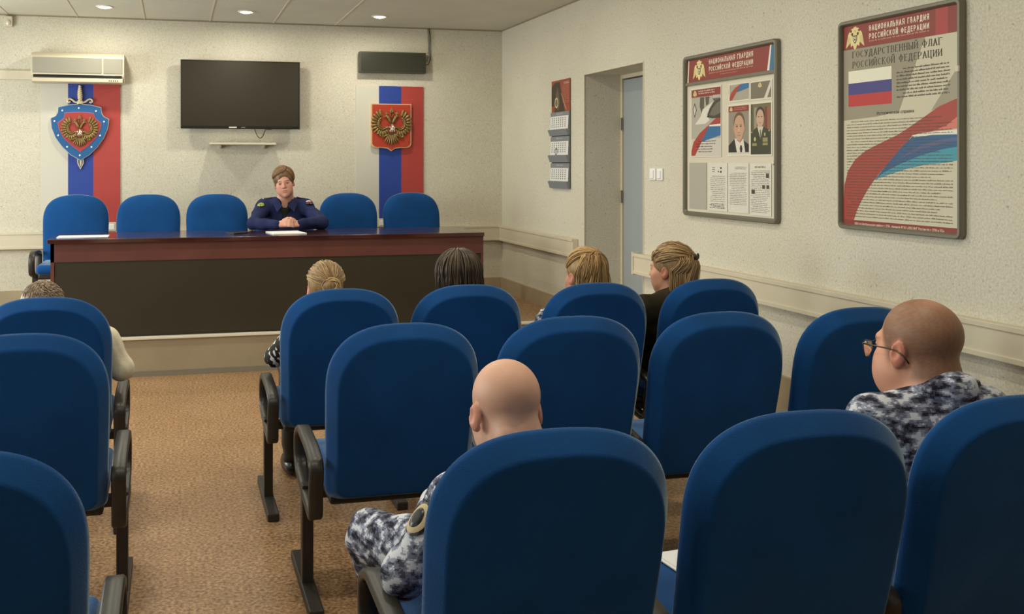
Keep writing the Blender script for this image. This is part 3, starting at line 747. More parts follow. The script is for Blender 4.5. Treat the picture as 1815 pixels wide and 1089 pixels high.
class Print:
    """Flat printed picture in (u right, v up) with inks in thin layers."""
    def __init__(self): self.bm = NB(); self.mats = []; self.idx = {}
    def ink(self, rgb):
        if rgb not in self.idx:
            self.idx[rgb] = len(self.mats); self.mats.append(mat('ink_%d_%d_%d' % rgb, rgb, 0.45))
        return self.idx[rgb]
    def poly(self, pts, rgb, w):
        poly(self.bm, [(p[0], -w, p[1]) for p in pts], self.ink(rgb))
    def rect(self, u0, u1, v0, v1, rgb, w): self.poly([(u0, v0), (u1, v0), (u1, v1), (u0, v1)], rgb, w)
    def ell(self, c, a, b, rgb, w, n=24, a0=0, a1=2*math.pi):
        self.poly([(c[0]+a*math.cos(a0+(a1-a0)*k/n), c[1]+b*math.sin(a0+(a1-a0)*k/n)) for k in range(n)], rgb, w)
    def text(self, s, u, v, width, rgb, w, height=None, bold=0.0):
        V, Fc = text_polys(s, width, height, bold); mi = self.ink(rgb)
        vs_ = [self.bm.verts.new((u+p[0], -w, v+p[1])) for p in V]
        for f in Fc:
            try: g = self.bm.faces.new([vs_[i] for i in f]); g.material_index = mi
            except ValueError: pass
    def letters(self, s_, u, v, width, h, rgb, w, th=0.13, serif=False):
        """capital lettering drawn from strokes"""
        gap, sp_, base = 0.24, 0.55, 0.62
        tot = sum((sp_ if c == ' ' else GLYPH[c][0]*base+gap) for c in s_)-gap
        k = width/tot; x = u; t_ = th*h; q = 0
        for c in s_:
            if c == ' ': x += sp_*k; continue
            gw = GLYPH[c][0]*base*k
            for st in GLYPH[c][1]:
                P_ = [(x+t_/2+p_[0]*(gw-t_), v+t_/2+p_[1]*(h-t_)) for p_ in st]
                for (ax, ay), (bx_, by) in zip(P_[:-1], P_[1:]):
                    dx, dy = bx_-ax, by-ay; L_ = math.hypot(dx, dy)
                    if L_ < 1e-9: continue
                    dx /= L_; dy /= L_; e_ = t_*0.42 if len(st) < 12 else t_*0.12
                    tt = t_/2*(0.55 if serif and abs(dx) > 0.5 else 1.0)*(1.25 if serif and abs(dy) > 0.9 else 1.0)
                    nx, ny = -dy*tt, dx*tt; q += 1; ww = w+0.00002*(q % 9)
                    self.poly([(ax-dx*e_+nx, ay-dy*e_+ny), (ax-dx*e_-nx, ay-dy*e_-ny), (bx_+dx*e_-nx, by+dy*e_-ny), (bx_+dx*e_+nx, by+dy*e_+ny)], rgb, ww)
                if serif and len(st) < 12:
                    for (ax, ay) in (P_[0], P_[-1]):
                        q += 1
                        if ay < v+h*0.15 or ay > v+h*0.85: self.rect(ax-t_*1.1, ax+t_*1.1, ay-t_*0.3, ay+t_*0.3, rgb, w+0.0002+0.00002*(q % 9))
            x += gw+gap*k
    def lines(self, u0, u1, v1, v0, n, rgb, w, th=0.0035, indent=0.03, ragged=0.15, rnd=random):
        """rows of small unreadable print, as broken word-long strokes"""
        for i in range(n):
            v = v1+(v0-v1)*i/max(1, n-1); u = u0+(indent if rnd.random() < 0.18 or i == 0 else 0)
            end = u1-(rnd.random()*ragged*(u1-u0) if rnd.random() < 0.25 else 0)
            while u < end-0.004:
                l = 0.010+rnd.random()*0.035; l = min(l, end-u)
                k = u
                while k < u+l-0.0012:      # letter strokes of uneven height
                    lw = 0.0016+rnd.random()*0.002
                    h = th*(0.8+0.5*(rnd.random() < 0.2))
                    self.rect(k, min(k+lw, u+l), v, v+h, rgb, w); k += lw+0.0012
                u += l+0.005
    def guard_eagle(self, cu_, cv_, h, w):
        """pale gold two-headed guard eagle, h tall, top centre at cu_, cv_"""
        k = h/750; wd = 1.75
        half = [(0, 0), (12, 50), (45, 38), (40, 75), (90, 80), (108, 118), (75, 135), (80, 175), (105, 205), (148, 175), (185, 250), (212, 400), (232, 560), (250, 690), (180, 600), (125, 520), (120, 590), (108, 668), (66, 610), (48, 640), (40, 690), (20, 740), (0, 760)]
        P_ = [(cu_+x*k*wd, cv_-y*k) for x, y in half]+[(cu_-x*k*wd, cv_-y*k) for x, y in half[-2:0:-1]]
        self.poly(P_, (232, 214, 150), w)
        dk = (84, 58, 28)
        for sx in (-1, 1):
            self.poly([(cu_+sx*x*k*wd, cv_-y*k) for x, y in [(52, 230), (85, 210), (108, 250), (90, 310), (66, 325), (50, 280)]], dk, w+0.0004)
            for j in range(3): self.poly([(cu_+sx*x*k*wd, cv_-y*k) for x, y in [(130+j*28, 330), (136+j*28, 330), (150+j*32, 600), (144+j*32, 600)]], (190, 165, 100), w+0.0004)
        self.ell((cu_, cv_-170*k), 14*k, 28*k, dk, w+0.0004)
        sh = [(-58, 310), (58, 310), (55, 450), (30, 530), (0, 570), (-30, 530), (-55, 450)]
        self.poly([(cu_+x*k*wd, cv_-y*k) for x, y in sh], dk, w+0.0004)
        self.poly([(cu_+x*0.68*k*wd, cv_-(y*0.68+135)*k) for x, y in sh], (238, 230, 200), w+0.0008)
        self.poly([(cu_+x*k*wd, cv_-y*k) for x, y in [(-8, 350), (22, 360), (10, 410), (24, 450), (0, 490), (-20, 430), (4, 400)]], dk, w+0.0012)
    def done(self, name, parent, loc=None):
        return obj(name, self.bm, self.mats, parent, loc)
RW = -math.pi/2          # boards: local x runs along the wall towards the camera, local -y into the room
INK = (40, 36, 30); RED = (138, 52, 42); RIB = (168, 64, 52); CREAM = (214, 206, 184)
def board_frame(t, W, H, th=0.03, fw=0.024):
    bm = NB(); o_ = rounded([(0, 0), (W, 0), (W, H), (0, H)], 0.03, 5); i_ = rounded([(fw, fw), (W-fw, fw), (W-fw, H-fw), (fw, H-fw)], 0.012, 5)
    prof = [(o_, 0.0), (o_, -th*0.8), ([(a[0]*0.8+b[0]*0.2, a[1]*0.8+b[1]*0.2) for a, b in zip(o_, i_)], -th), ([(a[0]*0.35+b[0]*0.65, a[1]*0.35+b[1]*0.65) for a, b in zip(o_, i_)], -th), (i_, -th*0.6), (i_, 0.0)]
    rings = [[bm.verts.new((p[0], y, p[1])) for p in P_] for P_, y in prof]
    n = len(o_)
    for A_, B_ in zip(rings, rings[1:]):
        for k in range(n): bm.faces.new((A_[k], A_[(k+1) % n], B_[(k+1) % n], B_[k]))
    obj('frame', bm, M_ALU, t, smooth=True, angle=40)
    bm = NB(); bx(bm, fw*0.5, W-fw*0.5, -0.010, 0, fw*0.5, H-fw*0.5); obj('backing', bm, mat('board_backing', CREAM, 0.6), t)
def place_on_right(t, ytop): pass

# large poster
W1, H1 = 0.775, 1.0
t = thing('flag_poster', 'large framed poster about the state flag with diagonal tricolour ribbon, right of the notice board', 'poster', (XR-0.002, 4.192, 1.228), RW)
board_frame(t, W1, H1)
p = Print(); z0 = 0.0105
p.rect(0.024, 0.750, 0.02, 0.984, (206, 198, 172), z0)
p.poly([(0.024, 0.863), (0.558, 0.862), (0.50, 0.75), (0.40, 0.55), (0.257, 0.532), (0.024, 0.522)], (152, 144, 122), z0+0.0005)
p.poly([(0.750, 0.725), (0.66, 0.62), (0.592, 0.54), (0.750, 0.59)], (160, 152, 130), z0+0.0005)
p.rect(0.024, 0.750, 0.862, 0.984, RED, z0+0.0005); p.rect(0.62, 0.69, 0.864, 0.982, (172, 62, 56), z0+0.0008)
p.rect(0.024, 0.750, 0.014, 0.045, RED, z0+0.0015)
red = [(0.75, 0.588), (0.636, 0.556), (0.52, 0.50), (0.4, 0.446), (0.28, 0.408), (0.182, 0.375), (0.11, 0.335), (0.057, 0.28), (0.030, 0.21), (0.024, 0.12), (0.024, 0.045), (0.098, 0.045), (0.115, 0.085), (0.151, 0.139), (0.20, 0.20), (0.257, 0.256), (0.33, 0.315), (0.4, 0.366), (0.481, 0.438), (0.54, 0.447), (0.60, 0.452), (0.68, 0.475), (0.75, 0.515)]
p.poly(red, RIB, z0+0.001)
p.poly([(0.75, 0.515), (0.68, 0.475), (0.60, 0.452), (0.66, 0.455), (0.75, 0.462)], (214, 120, 104), z0+0.001)
p.poly([(0.481, 0.438), (0.54, 0.447), (0.60, 0.451), (0.66, 0.454), (0.75, 0.455), (0.75, 0.437), (0.60, 0.437), (0.495, 0.429)], (232, 226, 208), z0+0.0014)
p.poly([(0.488, 0.436), (0.60, 0.437), (0.75, 0.435), (0.75, 0.385), (0.66, 0.375), (0.534, 0.350), (0.40, 0.31), (0.301, 0.272), (0.242, 0.24), (0.27, 0.262), (0.344, 0.327), (0.42, 0.39)], (42, 92, 140), z0+0.0011)
p.poly([(0.75, 0.385), (0.66, 0.375), (0.534, 0.350), (0.40, 0.31), (0.301, 0.272), (0.242, 0.24), (0.35, 0.268), (0.441, 0.290), (0.573, 0.312), (0.68, 0.318), (0.75, 0.33)], (64, 150, 168), z0+0.0012)
p.poly([(0.75, 0.41), (0.66, 0.40), (0.53, 0.375), (0.42, 0.34), (0.36, 0.315), (0.44, 0.355), (0.54, 0.395), (0.66, 0.418), (0.75, 0.425)], (84, 96, 140), z0+0.0013)
p.guard_eagle(0.107, 0.972, 0.112, z0+0.001)
p.letters('НАЦИОНАЛЬНАЯ ГВАРДИЯ', 0.205, 0.934, 0.378, 0.027, (236, 222, 200), z0+0.001, 0.16)
p.letters('РОССИЙСКОЙ ФЕДЕРАЦИИ', 0.205, 0.896, 0.378, 0.026, (236, 222, 200), z0+0.001, 0.16)
p.lines(0.205, 0.582, 0.884, 0.884, 1, (214, 150, 130), z0+0.001, 0.006, 0, 0)
p.letters('ГОСУДАРСТВЕННЫЙ ФЛАГ', 0.089, 0.818, 0.565, 0.032, (58, 50, 38), z0+0.001, 0.12, True)
p.letters('РОССИЙСКОЙ ФЕДЕРАЦИИ', 0.090, 0.770, 0.565, 0.032, (58, 50, 38), z0+0.001, 0.12, True)
p.rect(0.06, 0.354, 0.698, 0.757, (232, 228, 206), z0+0.001); p.rect(0.06, 0.354, 0.643, 0.698, (66, 62, 128), z0+0.001); p.rect(0.06, 0.354, 0.587, 0.643, (186, 52, 46), z0+0.001)
rr = random.Random(3)
p.lines(0.385, 0.70, 0.735, 0.610, 9, (96, 88, 72), z0+0.0012, 0.0065, 0.04, 0.1, rr)
p.text('Историческая справка', 0.257, 0.540, 0.236, INK, z0+0.001, 0.014, 0.01)
p.lines(0.049, 0.715, 0.512, 0.062, 34, (104, 94, 78), z0+0.0018, 0.0040, 0.03, 0.2, rr)
p.text('ОВО по Центральному району г. СПб - филиала ФГКУ «УВО ВНГ России по г. СПб и ЛО»', 0.105, 0.024, 0.565, (236, 222, 200), z0+0.002, 0.011, 0.01)
p.done('printed_sheet', t)
bm = NB(); tube(bm, [(W1-0.006, -0.036, 0.705-0.012), (W1-0.006, -0.036, 0.705+0.012)], 0.008, 8); obj('lock', bm, M_SILVER, t, smooth=True, angle=40)

# small notice board
t = thing('notice_board', 'framed glazed notice board with posters, two portraits and typed sheets, beside the light switches', 'notice board', (XR-0.002, 5.70, 1.216), RW)
W2, H2 = 1.005, 1.002
board_frame(t, W2, H2, 0.03, 0.028)
bm = NB(); bx(bm, 0.028, W2-0.028, -0.024, -0.008, 0.815, 0.835, 0.002); obj('divider_bar', bm, M_ALU, t)
p = Print()
p.rect(0.03, 0.975, 0.835, 0.978, RED, z0+0.0003)
p.poly([(0.03, 0.835), (0.045, 0.835), (0.055, 0.978), (0.045, 0.978)], (232, 218, 200), z0+0.0008)
p.poly([(0.925, 0.978), (0.937, 0.978), (0.915, 0.835), (0.895, 0.835)], (232, 226, 214), z0+0.0008)
p.poly([(0.937, 0.978), (0.975, 0.978), (0.975, 0.835), (0.915, 0.835)], (60, 110, 146), z0+0.0008)
p.guard_eagle(0.175, 0.972, 0.128, z0+0.001)
p.letters('НАЦИОНАЛЬНАЯ ГВАРДИЯ', 0.29, 0.930, 0.47, 0.030, (236, 222, 200), z0+0.001, 0.16)
p.letters('РОССИЙСКОЙ ФЕДЕРАЦИИ', 0.29, 0.886, 0.47, 0.029, (236, 222, 200), z0+0.001, 0.16)
p.lines(0.29, 0.76, 0.872, 0.872, 1, (214, 150, 130), z0+0.001, 0.007, 0, 0)
p.lines(0.42, 0.60, 0.858, 0.858, 1, (214, 150, 130), z0+0.001, 0.004, 0, 0)
p.done('header_print', t)
def ribbon_print(p, u0, u1, v0, v1, z):
    X = lambda x: u0+(u1-u0)*x
    Y_ = lambda y: v0+(v1-v0)*y
    p.poly([(X(a), Y_(b)) for a, b in [(1, 1.0), (0.85, 1.0), (0.6, 0.82), (0.3, 0.62), (0.08, 0.38), (0, 0.12), (0, 0), (0.13, 0), (0.3, 0.28), (0.5, 0.6), (0.66, 0.8), (1, 0.84)]], RIB, z)
    p.poly([(X(a), Y_(b)) for a, b in [(0.64, 0.83), (1, 0.84), (1, 0.78), (0.62, 0.79)]], (232, 226, 214), z+0.0003)
    p.poly([(X(a), Y_(b)) for a, b in [(0.62, 0.79), (1, 0.78), (1, 0.54), (0.7, 0.46), (0.36, 0.38)]], (46, 108, 158), z+0.0003)
# poster A
p = Print(); z1 = 0.0128
p.rect(0.075, 0.432, 0.366, 0.796, (222, 216, 198), z1)
p.rect(0.085, 0.424, 0.376, 0.786, (178, 172, 158), z1+0.0004)
p.rect(0.085, 0.424, 0.372, 0.48, (206, 200, 186), z1+0.0006)
p.rect(0.085, 0.424, 0.738, 0.786, RED, z1+0.0006)
p.guard_eagle(0.128, 0.782, 0.040, z1+0.0008)
p.lines(0.17, 0.36, 0.770, 0.756, 2, (228, 205, 190), z1+0.001, 0.007, 0, 0)
for a in ([(0.19, 0.735), (0.24, 0.735), (0.235, 0.66), (0.215, 0.62), (0.185, 0.68)], [(0.25, 0.735), (0.30, 0.735), (0.29, 0.69), (0.26, 0.68)], [(0.33, 0.72), (0.424, 0.72), (0.424, 0.69), (0.36, 0.70)]): p.poly(a, (92, 84, 70), z1+0.0008)
p.poly([(0.27, 0.61), (0.30, 0.66), (0.35, 0.70), (0.424, 0.715), (0.424, 0.60), (0.33, 0.60)], (66, 62, 50), z1+0.0009)
p.poly([(0.30, 0.62), (0.33, 0.66), (0.38, 0.69), (0.424, 0.70), (0.424, 0.63), (0.36, 0.615)], (110, 106, 92), z1+0.0011)
p.poly([(0.13, 0.57), (0.20, 0.62), (0.22, 0.66), (0.34, 0.70), (0.27, 0.63), (0.30, 0.59), (0.25, 0.57)], (222, 218, 204), z1+0.0009)
p.poly([(0.10, 0.66), (0.125, 0.705), (0.15, 0.66), (0.125, 0.61)], (70, 68, 56), z1+0.0010); p.poly([(0.108, 0.66), (0.125, 0.69), (0.142, 0.66), (0.125, 0.625)], (206, 202, 186), z1+0.0012)
p.text('РОСГ', 0.345, 0.728, 0.07, (232, 226, 210), z1+0.0012, 0.013, 0.01)
ribbon_print(p, 0.085, 0.424, 0.376, 0.60, z1+0.0013)
p.lines(0.15, 0.37, 0.462, 0.398, 5, INK, z1+0.0018, 0.0045, 0.02, 0.3, rr)
o = p.done('pinned_poster', t); o['label'] = 'tall poster with ribbon and vehicle picture'
# top small pictures
p = Print(); p.rect(0.512, 0.73, 0.684, 0.792, (222, 216, 198), z1); p.rect(0.522, 0.722, 0.693, 0.784, (168, 162, 144), z1+0.0004); ribbon_print(p, 0.522, 0.722, 0.693, 0.81, z1+0.0006)
bad = [v for v in p.bm.verts if v.co.z > 0.784 and v.co.y < -(z1+0.0005)]
for v in bad: v.co.z = 0.784
o = p.done('picture_card', t); o['label'] = 'small card with tricolour ribbon'
p = Print(); p.rect(0.732, 0.945, 0.680, 0.788, (222, 216, 198), z1); p.rect(0.741, 0.936, 0.689, 0.781, (120, 112, 92), z1+0.0004); p.guard_eagle(0.83, 0.779, 0.032, z1+0.0006)
p.poly([(0.87, 0.689), (0.93, 0.781), (0.936, 0.781), (0.936, 0.75), (0.90, 0.689)], (212, 206, 188), z1+0.0008)
o = p.done('picture_card', t); o['label'] = 'small grey card with guard eagle'
# portraits
p = Print(); p.rect(0.500, 0.731, 0.371, 0.671, (226, 220, 200), z1); p.rect(0.511, 0.722, 0.382, 0.660, (146, 138, 120), z1+0.0004)
p.rect(0.511, 0.722, 0.626, 0.660, RED, z1+0.0006); p.guard_eagle(0.54, 0.657, 0.028, z1+0.0008); p.lines(0.57, 0.70, 0.646, 0.636, 2, (214, 150, 130), z1+0.001, 0.005, 0, 0)
SK = (196, 156, 128)
p.poly([(0.511, 0.392), (0.722, 0.392), (0.722, 0.435), (0.665, 0.462), (0.572, 0.468), (0.511, 0.430)], (44, 40, 34), z1+0.0007)
p.poly([(0.575, 0.472), (0.668, 0.466), (0.685, 0.392), (0.60, 0.392)], (220, 214, 200), z1+0.0009)
p.poly([(0.636, 0.432), (0.65, 0.432), (0.658, 0.41), (0.652, 0.392), (0.636, 0.392), (0.63, 0.412)], (52, 42, 38), z1+0.0011)
p.poly([(0.594, 0.50), (0.652, 0.50), (0.655, 0.462), (0.635, 0.446), (0.60, 0.46)], (178, 136, 108), z1+0.0010)
p.ell((0.623, 0.562), 0.057, 0.062, (110, 84, 60), z1+0.0012)
p.ell((0.623, 0.535), 0.053, 0.070, SK, z1+0.0014); p.ell((0.623, 0.505), 0.042, 0.046, SK, z1+0.0015)
for s in (-1, 1):
    p.ell((0.623+s*0.056, 0.525), 0.007, 0.016, (184, 140, 112), z1+0.0013)
    p.ell((0.621+s*0.020, 0.541), 0.010, 0.0042, (92, 62, 46), z1+0.0017)
    p.rect(0.621+s*0.020-0.012, 0.621+s*0.020+0.012, 0.549, 0.552, (136, 98, 74), z1+0.0017)
p.poly([(0.618, 0.545), (0.626, 0.545), (0.632, 0.508), (0.614, 0.508)], (212, 172, 142), z1+0.0017); p.rect(0.613, 0.633, 0.504, 0.508, (138, 96, 76), z1+0.0018)
p.rect(0.605, 0.642, 0.488, 0.491, (136, 84, 68), z1+0.0018)
p.rect(0.511, 0.722, 0.382, 0.391, (210, 204, 186), z1+0.0012)
o = p.done('portrait_photo', t); o['label'] = 'portrait of a person in dark suit and tie'
p = Print(); p.rect(0.731, 0.945, 0.369, 0.670, (226, 220, 200), z1+0.0002); p.rect(0.741, 0.935, 0.378, 0.660, (112, 104, 78), z1+0.0004)
p.rect(0.775, 0.80, 0.50, 0.640, (150, 146, 118), z1+0.0006); p.rect(0.875, 0.900, 0.50, 0.640, (122, 62, 46), z1+0.0006); p.rect(0.90, 0.935, 0.50, 0.640, (144, 96, 72), z1+0.0006); p.rect(0.741, 0.76, 0.5, 0.660, (84, 80, 54), z1+0.0006)
p.poly([(0.741, 0.378), (0.935, 0.378), (0.935, 0.508), (0.87, 0.528), (0.80, 0.530), (0.741, 0.50)], (62, 64, 42), z1+0.0008)
p.poly([(0.805, 0.535), (0.862, 0.532), (0.838, 0.465), (0.834, 0.465)], (206, 200, 178), z1+0.001); p.poly([(0.83, 0.515), (0.84, 0.515), (0.841, 0.47), (0.833, 0.465)], (92, 92, 70), z1+0.0012)
p.ell((0.833, 0.60), 0.042, 0.042, (60, 52, 40), z1+0.001); p.ell((0.833, 0.578), 0.036, 0.050, (200, 164, 140), z1+0.0012)
for s in (-1, 1): p.ell((0.833+s*0.014, 0.587), 0.007, 0.003, (88, 64, 50), z1+0.0014); 
p.rect(0.822, 0.844, 0.552, 0.555, (150, 96, 84), z1+0.0014)
for (a, b, c_, d_) in ((0.757, 0.80, 0.425, 0.441), (0.857, 0.905, 0.447, 0.470), (0.857, 0.905, 0.428, 0.442)): p.rect(a, b, c_, d_, (150, 140, 96), z1+0.0012)
p.ell((0.783, 0.463), 0.010, 0.012, (190, 176, 120), z1+0.0013); p.ell((0.878, 0.488), 0.007, 0.010, (190, 176, 120), z1+0.0013); p.ell((0.752, 0.502), 0.006, 0.005, (196, 184, 130), z1+0.0013); p.ell((0.918, 0.508), 0.006, 0.005, (196, 184, 130), z1+0.0013)
o = p.done('portrait_photo', t); o['label'] = 'portrait of a person in dark green dress uniform'
# typed sheets in pockets
p = Print(); p.rect(0.056, 0.263, 0.046, 0.332, (176, 172, 158), z1); o = p.done('pocket_sheet', t); o['label'] = 'empty grey pocket'
p = Print(); p.rect(0.285, 0.497, 0.043, 0.332, (220, 216, 202), z1)
for i in range(3): p.rect(0.33, 0.36, 0.302-i*0.012, 0.305-i*0.012, INK, z1+0.0006)
p.rect(0.42, 0.435, 0.295, 0.306, INK, z1+0.0006); p.rect(0.395, 0.405, 0.275, 0.284, INK, z1+0.0006); p.rect(0.42, 0.435, 0.272, 0.284, INK, z1+0.0006)
p.lines(0.31, 0.475, 0.25, 0.10, 14, (120, 114, 100), z1+0.0006, 0.003, 0.02, 0.3, rr); p.lines(0.30, 0.47, 0.085, 0.06, 4, (70, 66, 56), z1+0.0006, 0.004, 0.02, 0.5, rr)
p.done('typed_sheet', t)
p = Print(); p.rect(0.507, 0.721, 0.043, 0.330, (220, 216, 202), z1); p.lines(0.58, 0.70, 0.305, 0.295, 2, (100, 94, 82), z1+0.0006, 0.003, 0, 0, rr)
p.lines(0.525, 0.70, 0.27, 0.09, 19, (120, 114, 100), z1+0.0006, 0.003, 0.02, 0.2, rr); p.done('typed_sheet', t)
p = Print(); p.rect(0.732, 0.938, 0.037, 0.327, (220, 216, 202), z1); p.lines(0.78, 0.89, 0.303, 0.303, 1, (150, 140, 100), z1+0.0006, 0.010, 0, 0, rr)
p.lines(0.745, 0.925, 0.285, 0.055, 24, (110, 104, 92), z1+0.0006, 0.003, 0.02, 0.3, rr)
for a in ((0.885, 0.92, 0.245, 0.275), (0.85, 0.882, 0.185, 0.21), (0.89, 0.922, 0.185, 0.21), (0.745, 0.785, 0.155, 0.183)): p.rect(*a, (222, 216, 200), z1+0.0008); p.rect(a[0]+0.003, a[1]-0.003, a[2]+0.002, a[3]-0.002, (74, 68, 58), z1+0.001)
o = p.done('typed_sheet', t); o['label'] = 'typed sheet with four small photographs'
bm = NB(); blob(bm, (0.985, -0.032, 0.33), (0.008, 0.006, 0.012)); obj('lock', bm, M_SILVER, t, smooth=True)

# wall calendar: top picture and three tear-off blocks
t = thing('wall_calendar', 'tall quarterly wall calendar with three date blocks, left of the door recess', 'calendar', (XR-0.003, 8.02, 1.335), RW)
bm = NB(); bx(bm, 0.02, 0.43, -0.004, 0, 0.0, 0.66); obj('backing_card', bm, mat('calendar_card', (70, 74, 78), 0.6), t)
p = Print(); p.rect(0.02, 0.43, 0.645, 0.915, (150, 70, 48), 0.005)
p.poly([(0.02, 0.70), (0.02, 0.86), (0.10, 0.90), (0.20, 0.90), (0.27, 0.74), (0.32, 0.645), (0.08, 0.645), (0.10, 0.70)], (62, 50, 40), 0.0056)
p.poly([(0.12, 0.80), (0.16, 0.86), (0.19, 0.80), (0.21, 0.72), (0.18, 0.66), (0.11, 0.69)], (96, 84, 66), 0.0060)
p.ell((0.135, 0.725), 0.04, 0.045, (206, 196, 158), 0.0064); p.ell((0.135, 0.725), 0.028, 0.032, (112, 104, 74), 0.0068)
p.poly([(0.235, 0.80), (0.245, 0.80), (0.36, 0.66), (0.345, 0.66)], (196, 160, 130), 0.0064)
p.lines(0.27, 0.41, 0.86, 0.72, 12, (206, 150, 122), 0.0064, 0.004, 0.0, 0.3, rr); p.lines(0.30, 0.41, 0.885, 0.875, 2, (220, 200, 180), 0.0064, 0.008, 0.0, 0.3, rr)
p.done('picture_sheet', t)
for z_a, z_w0, z_w1, z_b in ((0.445, 0.50, 0.61, 0.645), (0.222, 0.282, 0.397, 0.438), (0.0, 0.062, 0.172, 0.212)):
    bm = NB()
    prism(bm, [(-0.004, z_b), (-0.012, z_b), (-0.018, z_w0), (-0.042, z_w0-0.004), (-0.022, z_a), (-0.004, z_a)], 0.018, 0.425, ax=0)
    blk = obj('date_block', bm, mat('calendar_grey', (128, 132, 134), 0.55), t)
    p = Print()
    # pages lean with the block front
    p.rect(0.024, 0.419, z_w0, z_w1, (226, 226, 222), 0.0)
    p.lines(0.15, 0.30, z_b-0.02, z_b-0.02, 1, (190, 194, 196), 0.0004, 0.008, 0, 0, rr)
    for c_ in range(7):
        for r_ in range(5):
            p.rect(0.055+c_*0.048, 0.073+c_*0.048, z_w1-0.022-r_*0.018, z_w1-0.012-r_*0.018, (96, 96, 96) if c_ < 5 else (150, 84, 76), 0.0005)
    if z_a == 0.222:
        for k in range(12):
            a0, a1 = 2*math.pi*k/12, 2*math.pi*(k+1)/12
            p.poly([(0.16+r*math.cos(a), z_w1-0.085+r*math.sin(a)) for r, a in ((0.03, a0), (0.03, a1), (0.022, a1), (0.022, a0))], (50, 50, 54), 0.0010)
    for v in p.bm.verts: v.co.y += -0.0135-0.0065*(z_b-v.co.z)/(z_b-z_w0)
    p.done('date_page', blk)
# light switches
for y0_, lab in ((6.148, 'white square light switch next to the door, left of the pair'), (6.048, 'white square light switch next to the door, right of the pair')):
    t = thing('light_switch', lab, 'light switch', (XR, y0_, 1.47), RW)
    bm = NB(); bx(bm, -0.042, 0.042, -0.012, 0, -0.04, 0.04, 0.005); obj('plate', bm, M_WHITE, t)
    bm = NB(); bx(bm, -0.024, 0.024, -0.019, -0.011, -0.028, 0.028, 0.004); obj('rocker', bm, M_WHITE, t)


# ------------------------------------------------------------------ sculpting engine: blended solids -> one continuous surface
class Solid:
    def __init__(self): self.p = []
    def cap(self, a, b, r1, r2=None, k=0.02, op='u'):
        self.p.append(('cap', np.array(a, 'f4'), np.array(b, 'f4'), float(r1), float(r1 if r2 is None else r2), k, op)); return self
    def ell(self, c, r, R=None, k=0.02, op='u'):
        self.p.append(('ell', np.array(c, 'f4'), np.array(r, 'f4'), None if R is None else np.array(R, 'f4'), 0, k, op)); return self
    def bounds(self):
        lo = np.full(3, 9e9); hi = -lo
        for q in self.p:
            if q[6] != 'u': continue
            if q[0] == 'cap':
                m = max(q[3], q[4]); lo = np.minimum(lo, np.minimum(q[1], q[2])-m); hi = np.maximum(hi, np.maximum(q[1], q[2])+m)
            else:
                m = q[2].max(); lo = np.minimum(lo, q[1]-m); hi = np.maximum(hi, q[1]+m)
        return lo-0.02, hi+0.02
    def eval(self, P):
        D = np.full(len(P), 0.12, 'f4')
        for q in self.p:
            k = q[5]
            if q[0] == 'cap':
                a, b = q[1], q[2]; c = (a+b)/2; R = np.linalg.norm(b-a)/2+max(q[3], q[4])
            else: c = q[1]; R = q[2].max()
            m = np.nonzero(((P-c)**2).sum(1) < (R+0.13)**2)[0]
            if not len(m): continue
            X = P[m]
            if q[0] == 'cap':
                ba = b-a; L2 = max(1e-9, float(ba@ba)); t = np.clip((X-a)@ba/L2, 0, 1)
                d = np.linalg.norm(X-a-t[:, None]*ba, axis=1)-(q[3]+(q[4]-q[3])*t)
            else:
                Y = X-q[1]
                if q[3] is not None: Y = Y@q[3]
                k0 = np.linalg.norm(Y/q[2], axis=1); k1 = np.linalg.norm(Y/(q[2]**2), axis=1)+1e-9
                d = k0*(k0-1)/k1
            o = D[m]
            if q[6] == 'u':
                h = np.maximum(k-np.abs(o-d), 0)/k; D[m] = np.minimum(o, d)-h*h*k*0.25
            else:
                d = -d; h = np.maximum(k-np.abs(o-d), 0)/k; D[m] = np.maximum(o, d)+h*h*k*0.25
        return D
